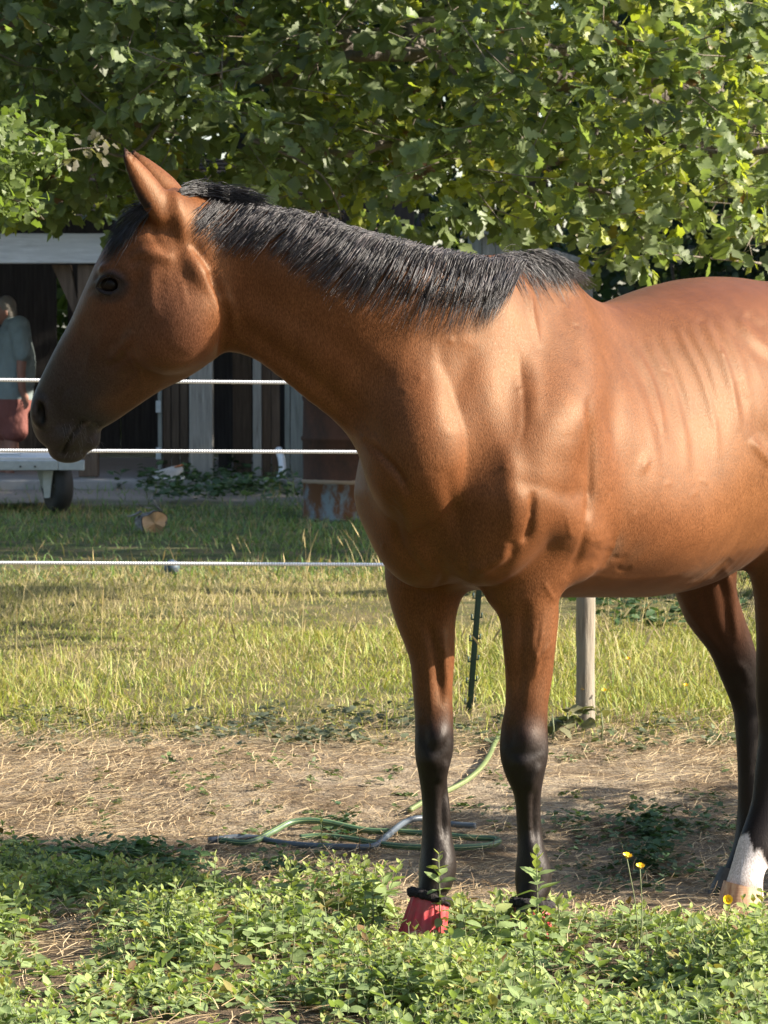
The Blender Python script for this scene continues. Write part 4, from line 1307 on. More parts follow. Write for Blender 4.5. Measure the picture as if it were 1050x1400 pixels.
# fine irregular relief over the whole coat
def wob(v, f, seed):
    r = np.random.default_rng(seed); o = np.zeros(len(v))
    for _ in range(5):
        k = r.normal(0, 1, 3); k *= f / np.linalg.norm(k)
        o += np.sin(v @ k + r.uniform(0, 6.28))
    return o / 5
HV = HV + HN * (0.0016 * wob(HV, 22, 1) + 0.0007 * wob(HV, 60, 2))[:, None]
HV = smooth_mesh(HV, HQ, 1)
HN = vnormals(HV, HQ)

# ------------------------------------------------------------------ coat colours (markings of a bay horse, and shade painted on the hind legs)
def lerp3(a, b, t): return a + (b - a) * t[:, None]
def sstep(x, a, b):
    t = np.clip((x - a) / (b - a), 0, 1); return t * t * (3 - 2 * t)
nz = wob(HV, 9, 3); nz2 = wob(HV, 30, 4); nz3 = wob(HV, 90, 5)
BAY = np.array((0.132, 0.0480, 0.0170)); RED = np.array((0.106, 0.0340, 0.0120)); GOLD = np.array((0.162, 0.067, 0.0235))
BLK = np.array((0.0062, 0.0050, 0.0050)); GREY = np.array((0.062, 0.048, 0.045))
zr = HV[:, 2]
srel = (HV - HO) @ BK; trel = (HV - HO) @ LF
col = np.tile(BAY, (len(HV), 1))
col = lerp3(col, RED, 0.75 * sstep(zr, 1.36, 1.52) * sstep(srel, 0.1, 0.6))
col = lerp3(col, GOLD, 0.55 * sstep(zr, 1.32, 1.0) * sstep(srel, 0.02, 0.45) * (1 - sstep(zr, 0.78, 0.70)))
headm = (HX < 305) & (HY < 640) & (HV[:, 1] < 8.9) & ~((HX > 262) & (HY < 330))
hm = headm * (1 - sstep(HX, 262, 310))
# along-the-face coordinate: 0 poll .. 1 muzzle
fa = ((HX - 225) * (-0.46) + (HY - 280) * 0.888) / 365.0
FACE = np.array((0.108, 0.045, 0.026))
col = lerp3(col, FACE, 0.8 * hm * sstep(fa, 0.05, 0.4))
front = sstep(HX * 0.888 + HY * 0.46, 420, 330)        # towards the bridge of the nose
MUZ = np.array((0.034, 0.0305, 0.0325))
col = lerp3(col, MUZ, np.clip(hm * sstep(fa + 0.03 * nz + 0.10 * (front - 0.5), 0.46, 0.86), 0, 1) * 0.96)
col = lerp3(col, np.array((0.062, 0.052, 0.050)), 0.5 * hm * sstep(fa, 0.86, 0.98))
eyed = np.sqrt(((HX - 151) / 30) ** 2 + ((HY - 390) / 24) ** 2)
col = lerp3(col, np.array((0.028, 0.021, 0.020)), hm * HVIS * (1 - sstep(eyed + 0.12 * nz2, 0.55, 1.25)) * 0.92)
jawgold = sstep(fa, 0.35, 0.5) * sstep(HX * 0.5 + HY * 0.86, 520, 560)
col = lerp3(col, np.array((0.13, 0.055, 0.027)), 0.55 * hm * jawgold * (1 - sstep(fa, 0.74, 0.84)))
# lips, nostril
nost = np.sqrt(((HX - 56) / 8) ** 2 + ((HY - 567) / 19) ** 2)
col = lerp3(col, BLK * 0.8, hm * (1 - sstep(nost, 0.7, 1.2)))
# ears: black rims and tips
earm = (HY < 285) & (HX < 245) & (HV[:, 2] > 1.60)
col = lerp3(col, BLK, earm * (1 - sstep(HY, 198, 224)) * 0.92)
rim = np.abs(HX - np.interp(HY, [192, 232, 259, 290], [161, 168, 182, 206]))
col = lerp3(col, BLK, earm * (1 - sstep(rim, 4, 11)) * 0.96)
# legs: black points, plus painted shade on the hind gaskins
def legmask(z0, z1, sel): return sel * (1 - sstep(zr + 0.012 * nz2 + 0.006 * nz3, z0, z1))
fore = (srel < 0.05) & (zr < 0.95)
hind = (srel > 0.45) & (zr < 1.0) & (np.abs(trel) > 0.0)
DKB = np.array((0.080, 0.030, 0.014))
col = lerp3(col, DKB, 0.25 * legmask(0.50, 0.75, fore))
col = lerp3(col, BLK, legmask(0.40, 0.565, fore) * 0.97)
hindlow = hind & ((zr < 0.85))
col = lerp3(col, DKB * 0.8, 0.95 * legmask(0.66, 0.98, hindlow & (HY > 700) & (HX > 900)))  # shade on the hind gaskins, painted into the coat as dark brown
col = lerp3(col, BLK, legmask(0.44, 0.68, hindlow & (HX > 900)) * 0.96)
# near hind white pastern with a ragged upper edge
nearhind = hind & (trel > 0.02)
jag = np.interp(HX + 4 * nz3, np.arange(950, 1100, 5.0), np.random.default_rng(3).uniform(-1, 1, 30))
edge = 0.082 + 0.022 * jag + 0.010 * nz3 - 0.0014 * (HX - 1015)
wm = nearhind * (1 - sstep(zr + 0.12, edge + 0.10, edge + 0.115)) * (HX > 960)
col = lerp3(col, np.array((0.62, 0.58, 0.56)), wm * 0.97)
col = lerp3(col, np.array((0.50, 0.36, 0.28)), nearhind * (HX > 960) * (1 - sstep(zr, -0.055, -0.03)) * 0.7)
# soil rubbed into the girth and belly
dirt = 0.6 * np.exp(-(((HX - 848) / 52) ** 2 + ((HY - 752 - 0.10 * (HX - 848)) / 22) ** 2)) * (0.5 + 0.7 * nz3 + 0.5 * nz2)
col = lerp3(col, np.array((0.10, 0.062, 0.038)), np.clip(dirt, 0, 0.8) * HVIS * (srel > -0.1))
# mealy dust on the knee of the near foreleg
col = lerp3(col, np.array((0.085, 0.072, 0.066)), np.clip(np.exp(-(((HX - 728) / 18) ** 2 + ((HY - 1008) / 22) ** 2)) * (0.45 + nz3), 0, 0.25) * fore)
def paint(pts, width, colr, amt):
    pts = spline(np.asarray(pts, float), 30)
    dd = np.full(len(HV), 1e9)
    mm = np.nonzero((np.abs(HX - pts[:, 0].mean()) < 60) & (np.abs(HY - pts[:, 1].mean()) < 60) & HVIS)[0]
    for a_, b_ in zip(pts[:-1], pts[1:]):
        q_ = np.stack((HX[mm], HY[mm]), 1) - a_; l_ = b_ - a_
        u_ = np.clip(q_ @ l_ / (l_ @ l_ + 1e-9), 0, 1)
        dd[mm] = np.minimum(dd[mm], np.linalg.norm(q_ - u_[:, None] * l_, axis=1))
    w_ = np.exp(-(dd / width) ** 2) * amt
    col[:] = lerp3(col, np.asarray(colr), w_)
paint([(113, 577), (104, 588), (95, 602), (86, 621)], 2.6, BLK * 0.6, 0.95)
paint([(134, 392), (141, 379), (152, 374), (163, 379), (171, 389)], 3.0, BLK, 0.8)
paint([(116, 582), (122, 578)], 2.0, (0.16, 0.13, 0.12), 0.6)
col = col * (1 + 0.10 * nz + 0.06 * nz2 + 0.05 * nz3)[:, None]
rough_dark = np.clip(1 - col[:, 0] * 5, 0, 1)
col = np.clip(col, 0.004, 0.9)

# coat material -----------------------------------------------------
cm = Nodes('coat')
base = cm.attr('Col')
vec = cm.coord('Object')
hair = cm.noise(cm.mapping(vec, (1.0, 1.0, 0.42), (0.0, 0.35, 0.3)), 330, 3, 0.6)
hair2 = cm.noise(cm.mapping(vec, (1.0, 1.0, 0.5), (0.2, 0.2, 0.0)), 110, 3, 0.55)
blot = cm.noise(vec, 14, 5, 0.6)
c1 = cm.mix(cm.ramp(hair, [(0.32, (0, 0, 0)), (0.72, (1, 1, 1))]), cm.mix(1.0, base, (0.62, 0.60, 0.58), 'MULTIPLY'), cm.mix(1.0, base, (1.34, 1.34, 1.38), 'MULTIPLY'))
c2 = cm.mix(cm.ramp(blot, [(0.35, (0, 0, 0)), (0.7, (1, 1, 1))]), cm.mix(1.0, c1, (0.82, 0.79, 0.76), 'MULTIPLY'), cm.mix(1.0, c1, (1.06, 1.06, 1.06), 'MULTIPLY'))
nrm = cm.bump(hair, 0.26, 0.0035)
nrm = cm.bump(hair2, 0.05, 0.006, nrm)
cb = cm.pbsdf(**{'Base Color': c2, 'Roughness': cm.ramp(hair, [(0.3, (0.40, 0.40, 0.40)), (0.7, (0.58, 0.58, 0.58))]),
                 'Specular IOR Level': cm.mix(1.0, cm.ramp(cm.n('ShaderNodeSeparateColor', Color=base).outputs[0], [(0.02, (0.24, 0.24, 0.24)), (0.10, (0.27, 0.27, 0.27))]), (1, 1, 1), 'MULTIPLY'), 'Normal': nrm, 'Specular Tint': cm.mix(cm.ramp(cm.n('ShaderNodeSeparateColor', Color=base).outputs[0], [(0.03, (0, 0, 0)), (0.10, (1, 1, 1))]), (1.0, 0.94, 0.88), (1.0, 0.74, 0.46)), 'Sheen Weight': 0.02, 'Sheen Roughness': 0.35, 'Sheen Tint': (1.0, 0.86, 0.70, 1)})
M_COAT = cm.m

horse = empty('horse', tuple(HO + np.array((0, 0, -0.1))))
tag(horse, 'bay horse with black mane and one white hind pastern, its head turned to the left', 'horse')
hme = new_mesh('horse_body', HV - np.array(horse.location), HQ)
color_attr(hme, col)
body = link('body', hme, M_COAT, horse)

def to_horse(v): return np.asarray(v) - np.array(horse.location)

# eye -----------------------------------------------------------------
m = Nodes('eye_dark')
m.pbsdf(**{'Base Color': (0.010, 0.006, 0.004), 'Roughness': 0.32, 'Specular IOR Level': 0.2, 'Coat Weight': 0.0, 'Coat Roughness': 0.03})
M_EYE = m.m
def uv_ball(r, nu=20, nv=12, sq=(1, 1, 1)):
    v, f = [], []
    for i in range(nv + 1):
        th = math.pi * i / nv
        for j in range(nu):
            ph = 2 * math.pi * j / nu
            v.append((r * sq[0] * math.sin(th) * math.cos(ph), r * sq[1] * math.sin(th) * math.sin(ph), r * sq[2] * math.cos(th)))
    for i in range(nv):
        for j in range(nu):
            k = (j + 1) % nu
            f.append((i * nu + j, (i + 1) * nu + j, (i + 1) * nu + k, i * nu + k))
    return np.array(v), f
ed = float(np.median(skin_d(np.array([136, 167, 150, 150]), np.array([392, 394, 376, 403]))))
ec = P(152.0, 389.0, ed + 0.0200)
ev, ef = uv_ball(0.030, 32, 20, (1.0, 0.92, 0.85))
link('eye', new_mesh('eye', ev + to_horse(ec), ef), M_EYE, body)

m = Nodes('dark_lid'); m.pbsdf(**{'Base Color': (0.018, 0.013, 0.012), 'Specular IOR Level': 0.2, 'Roughness': 0.6, 'Normal': m.bump(m.noise(m.coord('Object'), 300, 2), 0.4, 0.002)})
M_LID = m.m
def lid(pts, r, lift):
    g_ = Geo(); pp = spline(np.array(pts, float), 18)
    k = np.sin(np.linspace(0, math.pi, 18))
    g_.tube([to_horse(P(x, y, ed + 0.004 - lift * q)) for (x, y), q in zip(pp, k)], 0.0012 + r * k ** 0.6, 8)
    g_.build('eyelid', M_LID, body, smooth=True)
lid([(131, 393), (139, 381), (151, 376.5), (164, 379.5), (174, 390)], 0.0048, 0.0140)
lid([(131, 393), (140, 400), (151, 402), (164, 399), (174, 390)], 0.0036, 0.0130)

# hooves -----------------------------------------------------------------
def hoof_mesh(top, bot, r_top, r_bot, fw, hgt_back=0.5, n=20):
    """ring stack from the coronet to the ground; fw is the horizontal direction of the toe"""
    fw = np.array(fw, float); fw /= np.linalg.norm(fw); sd = np.array((-fw[1], fw[0], 0))
    V, F = [], []
    for i, u in enumerate((0.0, 0.06, 0.35, 0.7, 0.97, 1.0, 1.0)):
        c = top + (bot - top) * u
        r = r_top + (r_bot - r_top) * u
        if i == 6: r = 0.001
        for j in range(n):
            a = 2 * math.pi * j / n
            fr = math.cos(a)
            z = 0.0
            if u < 0.9: z = 0.014 * fr * (1 - u)
            V.append(c + fw * r * fr * (1.12 if fr > 0 else 0.9) + sd * r * math.sin(a) + np.array((0, 0, z)))
    for i in range(6):
        for j in range(n):
            k = (j + 1) % n
            F.append((i * n + j, i * n + k, (i + 1) * n + k, (i + 1) * n + j))
    return np.array(V), F
m = Nodes('hoof_pale'); vz = m.coord('Object')
st = m.noise(m.mapping(vz, (60, 60, 5)), 1.4, 3)
m.pbsdf(**{'Base Color': m.ramp(st, [(0.3, (0.30, 0.14, 0.075)), (0.55, (0.50, 0.30, 0.17)), (0.75, (0.56, 0.42, 0.28))]), 'Roughness': 0.55,
           'Normal': m.bump(m.noise(m.mapping(vz, (4, 4, 220)), 1.0, 2), 0.3, 0.002)})
M_HOOFP = m.m
m = Nodes('hoof_dark'); vz = m.coord('Object')
m.pbsdf(**{'Base Color': m.ramp(m.noise(m.mapping(vz, (40, 40, 8)), 1.5, 3), [(0.3, (0.028, 0.024, 0.022)), (0.7, (0.095, 0.082, 0.072))]), 'Roughness': 0.6})
M_HOOFD = m.m
FWD = -BK
toe_nh = np.array((-0.93, -0.37, 0)); toe_fh = np.array((-0.9, -0.43, 0))
c0 = P(1017, 1213, 9.26)
gz = float(ground_z(c0[0], c0[1]))
def hoof(px, py, d, rt, rb, toe, mat, sink=0.004, adv=0.028):
    c = P(px, py, d); g = float(ground_z(c[0], c[1])) - sink
    bt = np.array((c[0], c[1], g)) + np.asarray(toe) * adv
    v, f = hoof_mesh(c, bt, rt, rb, toe)
    return link('hoof', new_mesh('hoof', to_horse(v), f), mat, body), c, bt
hoof(1016, 1210, 9.26, 0.047, 0.060, toe_nh, M_HOOFP, adv=0.012)
hoof(1008, 1190, 9.67, 0.042, 0.056, toe_fh, M_HOOFD)
_, nf_c, nf_b = hoof(728, 1240, 8.38, 0.042, 0.050, FWD, M_HOOFD)
_, rf_c, rf_b = hoof(588, 1231, 8.545, 0.042, 0.049, (-0.80, -0.6, 0), M_HOOFD)

# over-reach boots: ribbed red cone with a black fleece collar --------------
m = Nodes('red_rubber'); vz = m.coord('Object')
m.pbsdf(**{'Base Color': m.mix(m.ramp(m.noise(vz, 38, 5), [(0.38, (0, 0, 0)), (0.75, (1, 1, 1))]), (0.50, 0.030, 0.042), (0.36, 0.085, 0.07)), 'Roughness': 0.5,
           'Normal': m.bump(m.noise(vz, 160, 3), 0.2, 0.002)})
M_RED = m.m
m = Nodes('black_fleece'); vz = m.coord('Object')
m.pbsdf(**{'Base Color': m.ramp(m.noise(vz, 150, 3), [(0.3, (0.006, 0.005, 0.006)), (0.7, (0.030, 0.022, 0.022))]), 'Roughness': 0.9,
           'Normal': m.bump(m.noise(vz, 260, 3), 0.9, 0.006)})
M_FLEECE = m.m
def boot(c, bt, toe, tilt):
    toe = np.array(toe, float); toe /= np.linalg.norm(toe); sd = np.array((-toe[1], toe[0], 0))
    n = 96; V, F = [], []
    for i, (u, r) in enumerate(((-0.06, 0.042), (0.0, 0.0445), (0.25, 0.0455), (0.55, 0.049), (0.85, 0.0535), (0.92, 0.0545), (0.92, 0.049), (0.3, 0.045))):
        cc = c + (bt - c) * u
        for j in range(n):
            a = 2 * math.pi * j / n
            rib = 0.0042 * max(0.0, math.cos(a * 16)) ** 0.6 * min(1, max(0, u * 3)) * (1 if i < 5 else 0.4)
            rr = r + rib
            V.append(cc + toe * rr * math.cos(a) * 1.06 + sd * rr * math.sin(a) + np.array((0, 0, tilt * math.cos(a) * (1 - u))))
    for i in range(7):
        for j in range(n):
            k = (j + 1) % n
            F.append((i * n + j, i * n + k, (i + 1) * n + k, (i + 1) * n + j))
    b = link('overreach_boot', new_mesh('overreach_boot', to_horse(np.array(V)), F), M_RED, body)
    V, F = [], []; n2 = 14
    for j in range(n):
        a = 2 * math.pi * j / n
        for q in range(n2):
            e = 2 * math.pi * q / n2
            rr = 0.0445 + 0.0095 * math.cos(e) + rng.normal(0, 0.0013)
            V.append(c + toe * rr * math.cos(a) * 1.05 + sd * rr * math.sin(a) + np.array((0, 0, 0.008 + 0.0115 * math.sin(e) + tilt * math.cos(a) + rng.normal(0, 0.0013))))
    for j in range(n):
        for q in range(n2):
            F.append((j * n2 + q, ((j + 1) % n) * n2 + q, ((j + 1) % n) * n2 + (q + 1) % n2, j * n2 + (q + 1) % n2))
    link('fleece_collar', new_mesh('fleece_collar', to_horse(np.array(V)), F), M_FLEECE, b)
boot(rf_c, rf_b, (-0.80, -0.6, 0), 0.016)
boot(nf_c, nf_b, FWD, 0.008)
# ------------------------------------------------------------------ mane, forelock and tail: real strands
m = Nodes('black_hair')
hc = m.attr('Col')
m.pbsdf(**{'Base Color': hc, 'Roughness': 0.46, 'Specular IOR Level': 0.6, 'Anisotropic': 0.4})
M_HAIR = m.m

def strands_object(name, paths, radii, cols, parent):
    """paths (n, k, 3) joined into one mesh of three-sided tapering strands"""
    paths = np.asarray(paths); n, k, _ = paths.shape
    tan = np.gradient(paths, axis=1); tan /= np.linalg.norm(tan, axis=2)[:, :, None] + 1e-9
    ref = rng.normal(0, 1, (n, 1, 3))
    u = np.cross(tan, ref); u /= np.linalg.norm(u, axis=2)[:, :, None] + 1e-9
    w = np.cross(tan, u)
    tap = np.interp(np.linspace(0, 1, k), [0, 0.6, 1], [1.0, 0.9, 0.12])[None, :, None]
    r = np.asarray(radii)[:, None, None] * tap
    ring = []
    for j in range(3):
        a = 2 * math.pi * j / 3
        ring.append(paths + r * (math.cos(a) * u + math.sin(a) * w))
    V = np.stack(ring, 2).reshape(-1, 3)
    base = (np.arange(n)[:, None, None] * k + np.arange(k - 1)[None, :, None]) * 3
    j = np.arange(3)[None, None, :]; j2 = (j + 1) % 3
    F = np.stack((base + j, base + j2, base + 3 + j2, base + 3 + j), -1).reshape(-1, 4)
    me = new_mesh(name, V - np.array(horse.location), F)
    color_attr(me, np.repeat(np.asarray(cols), k * 3, axis=0))
    return link(name, me, M_HAIR, parent)

CREST = np.array([(226, 262), (262, 262), (330, 274), (410, 291), (500, 316), (590, 338), (670, 352), (740, 352), (790, 384)], float)
TIPS = np.array([(262, 312), (276, 322), (312, 340), (345, 330), (392, 346), (404, 366), (440, 394), (487, 414), (531, 434), (575, 446), (614, 450), (658, 443), (684, 418)], float)
def mane():
    paths, rad, cols = [], [], []
    T = np.linspace(0, 1, 7)
    NCL = 330
    for c in range(NCL):
        v = (c + rng.uniform(-0.5, 0.5)) / NCL
        # where the lock leaves the crest and where its tip hangs
        rx = 296 + v * 426
        ry = np.interp(rx, CREST[:, 0], CREST[:, 1]) + 1.5
        ti = np.interp(v, np.linspace(0, 1, len(TIPS)), np.arange(len(TIPS)))
        tx = np.interp(ti, np.arange(len(TIPS)), TIPS[:, 0]); ty = np.interp(ti, np.arange(len(TIPS)), TIPS[:, 1])
        front = max(0.0, 1 - v / 0.16)
        ln = rng.choice([1.0, rng.uniform(0.55, 0.95), rng.uniform(0.3, 0.7)], p=[0.86, 0.10, 0.04])
        tx = rx + (tx - rx) * ln + rng.normal(0, 2.5); ty = ry + (ty - ry) * ln + rng.normal(0, 6)
        lift = rng.uniform(5, 8.5) * (0.45 + 0.55 * min(1, v * 4)) * (1.0 if 0.25 < v < 0.95 else 0.8)
        if rng.random() < 0.06: lift *= 1.9
        n = int(rng.integers(17, 27)) if front < 0.3 else int(rng.integers(4, 9))
        clr = rng.uniform(0.003, 0.020)
        shade = rng.uniform(0.6, 1.6) * (3.2 if rng.random() < 0.24 else 1.0)  # some locks paler: grey highlights painted into the hair colour
        curl = rng.normal(0, 1.2)
        for s_ in range(n):
            jx = rng.normal(0, 3); jy = rng.normal(0, 2.0)
            sx = rx + jx; sy = ry + np.interp(sx, CREST[:, 0], CREST[:, 1]) - np.interp(rx, CREST[:, 0], CREST[:, 1]) + jy
            ex = tx + jx * 0.8 + rng.normal(0, 1.6); ey = ty + rng.normal(0, 8)
            lf = lift * rng.uniform(0.8, 1.12)
            lean = 8 + (ex - sx) * 0.25
            X = sx + (ex - sx) * T ** 1.15 + lean * 0.0 + curl * np.sin(T * math.pi)
            Y = sy + (ey - sy) * T ** 1.25 - lf * np.sin(np.clip(T * 2.3, 0, 1) * math.pi) * (1 - T * 0.3)
            crest_d = skin_d(sx, sy + 8)
            D = skin_d(X, np.maximum(Y, np.interp(X, CREST[:, 0], CREST[:, 1]) + 6))
            D = np.where(D > 50, crest_d, D)
            D[0] = crest_d + 0.016; D[1] = 0.5 * (D[0] + D[2])
            D = np.polyval(np.polyfit(T, D, 3), T)
            cl = (0.0035 + (clr * 0.5 + rng.uniform(0, 0.010)) * (0.45 + 0.55 * np.sin(T * math.pi * 0.7)))
            cl[0] = -0.006
            D = D - cl
            D[0] = crest_d + 0.012 + rng.uniform(0, 0.02); D[1] = 0.5 * (D[0] + D[1])
            D = np.convolve(np.pad(D, 1, 'edge'), [0.25, 0.5, 0.25], 'valid')
            paths.append([P(x, y, d) for x, y, d in zip(X, Y, D)])
            rad.append(rng.uniform(0.0006, 0.0011))
            g = shade * rng.uniform(0.7, 1.4)
            cols.append((0.020 * g, 0.0165 * g, 0.0160 * g))
    # withers: hair swept back over the shoulder
    for c in range(900):
        rx = rng.uniform(676, 768); ry = np.interp(rx, CREST[:, 0], CREST[:, 1]) + rng.normal(2, 4)
        L = rng.uniform(36, 92) * (1.0 - 0.35 * (rx - 676) / 92)
        a = rng.normal(0.45 + 0.18 * (1 - (rx - 676) / 92), 0.22)
        if rng.random() < 0.25: a = rng.uniform(0.5, 1.15)
        ex = rx + L * math.cos(a); ey = ry + L * math.sin(a)
        ey = max(ey, np.interp(ex, [700, 770, 800, 830], [335, 362, 384, 400]) - rng.uniform(0, 12))
        lf = rng.uniform(6, 18)
        X = rx + (ex - rx) * T; Y = ry + (ey - ry) * T - lf * np.sin(T * math.pi) * (1 - 0.5 * T)
        top = np.interp(X, [670, 740, 790, 830], [352, 352, 388, 408])
        D = skin_d(X, np.maximum(Y, top + 8)); D = np.where(D > 50, skin_d(rx, ry + 14), D)
        D = np.where(D > 50, 8.7, D) - 0.004 - 0.012 * np.sin(T * math.pi) * rng.random()
        D[0] += 0.02
        D = np.convolve(np.pad(D, 2, 'edge'), np.ones(5) / 5, 'valid')
        paths.append([P(x, y, d) for x, y, d in zip(X, Y, D)])
        rad.append(rng.uniform(0.0005, 0.0009)); g = rng.uniform(0.6, 1.5)
        cols.append((0.019 * g, 0.0155 * g, 0.016 * g))
    # bridle path: short hair lying back behind the ears
    for c in range(700):
        rx = rng.uniform(244, 310); ry = np.interp(rx, [244, 262, 310], [260, 260, 270]) + rng.normal(1, 3.5)
        L = rng.uniform(35, 80); a = rng.normal(0.16, 0.07)
        X = rx + L * T * math.cos(a); Y = ry + L * T * math.sin(a) - rng.uniform(3, 11) * np.sin(T * math.pi)
        top = np.interp(X, CREST[:, 0], CREST[:, 1])
        D = skin_d(X, np.maximum(Y, top + 5)); D = np.where(D > 50, 8.34, D) - 0.004 - rng.uniform(0, 0.008)
        D[0] += 0.02
        paths.append([P(x, y, d) for x, y, d in zip(X, Y, D)])
        rad.append(rng.uniform(0.0005, 0.0009)); g = rng.uniform(0.7, 1.5)
        cols.append((0.018 * g, 0.016 * g, 0.0165 * g))
    strands_object('mane', paths, rad, cols, body)
mane()

def forelock():
    paths, rad, cols = [], [], []
    T = np.linspace(0, 1, 8)
    for c in range(620):
        rx = rng.uniform(196, 226); ry = 282 - (rx - 196) * 0.5 + rng.normal(0, 3)
        v = rng.random()
        ex = 138 + 26 * v + rng.normal(0, 5); ey = 352 - 30 * v + rng.normal(0, 12)
        if rng.random() < 0.35: ex += rng.uniform(0, 24); ey -= rng.uniform(0, 40)
        X = rx + (ex - rx) * T; Y = ry + (ey - ry) * T ** 1.15
        edge = np.interp(Y, [255, 273, 317, 365, 400], [206, 184, 151, 132, 113])
        X = np.maximum(X, edge - rng.uniform(-2, 7))
        D = skin_d(np.maximum(X, edge + 5), np.maximum(Y, 300)); D = np.where(D > 50, 8.33, D)
        D = D - 0.005 - rng.uniform(0, 0.010)
        D = D + (8.335 + rng.uniform(-0.01, 0.03) - D[0]) * np.clip(1 - T * 2.6, 0, 1)
        D = np.convolve(np.pad(D, 1, 'edge'), [0.25, 0.5, 0.25], 'valid')
        paths.append([P(x, y, d) for x, y, d in zip(X, Y, D)])
        rad.append(rng.uniform(0.0005, 0.0010)); g = rng.uniform(0.6, 1.5)
        cols.append((0.016 * g, 0.0135 * g, 0.015 * g))
    strands_object('forelock', paths, rad, cols, body)
forelock()

def tail():
    paths, rad, cols = [], [], []
    n = 9; T = np.linspace(0, 1, n)
    root = B(1.44, 0.0, 1.28)
    for c in range(900):
        e = B(1.50 + rng.normal(0, 0.05), rng.normal(-0.03, 0.09), 0.42 + rng.normal(0, 0.08))
        if c < 330: e = B(1.30 + rng.normal(0, 0.07), rng.normal(-0.10, 0.06), 0.62 + rng.normal(0, 0.08))
        r0 = root + rng.normal(0, 0.022, 3)
        mid = 0.5 * (r0 + e) + BK * 0.10 + rng.normal(0, 0.035, 3)
        p = (1 - T)[:, None] ** 2 * r0 + (2 * T * (1 - T))[:, None] * mid + (T ** 2)[:, None] * e
        paths.append(p); rad.append(rng.uniform(0.0008, 0.0014)); g = rng.uniform(0.6, 1.4)
        cols.append((0.017 * g, 0.014 * g, 0.015 * g))
    strands_object('tail', paths, rad, cols, body)
tail()

# whiskers, lashes and a couple of pale chin hairs
def whiskers():
    paths, rad, cols = [], [], []
    T = np.linspace(0, 1, 6)
    for c in range(60):
        x = rng.uniform(84, 136); y = rng.uniform(600, 622) if rng.random() < .6 else rng.uniform(575, 600)
        d = float(skin_d(x, y));
        if d > 50: continue
        p0 = P(x, y, d + 0.003)
        L = rng.uniform(0.010, 0.035)
        dr = np.array((rng.normal(0.5, 0.5), -0.6, -0.6 + rng.normal(0, 0.3))); dr /= np.linalg.norm(dr)
        paths.append(p0 + np.outer(T * L, dr) + np.outer(T ** 2 * L * 0.3, (0, 0, -1)))
        rad.append(0.00035); cols.append((0.10, 0.085, 0.075))
    for c in range(14):
        x = 140 + c * 2.0; y = np.interp(x, [138, 152, 168], [383, 377, 383]); d = float(skin_d(x, y))
        p0 = P(x, y, d); dr = np.array((-0.45 + rng.normal(0, .2), -0.85, -0.25)); dr /= np.linalg.norm(dr)
        paths.append(p0 + np.outer(T * 0.016, dr)); rad.append(0.0005); cols.append((0.012, 0.01, 0.01))
    tag(strands_object('whiskers', paths, rad, cols, body), kind='stuff')
whiskers()
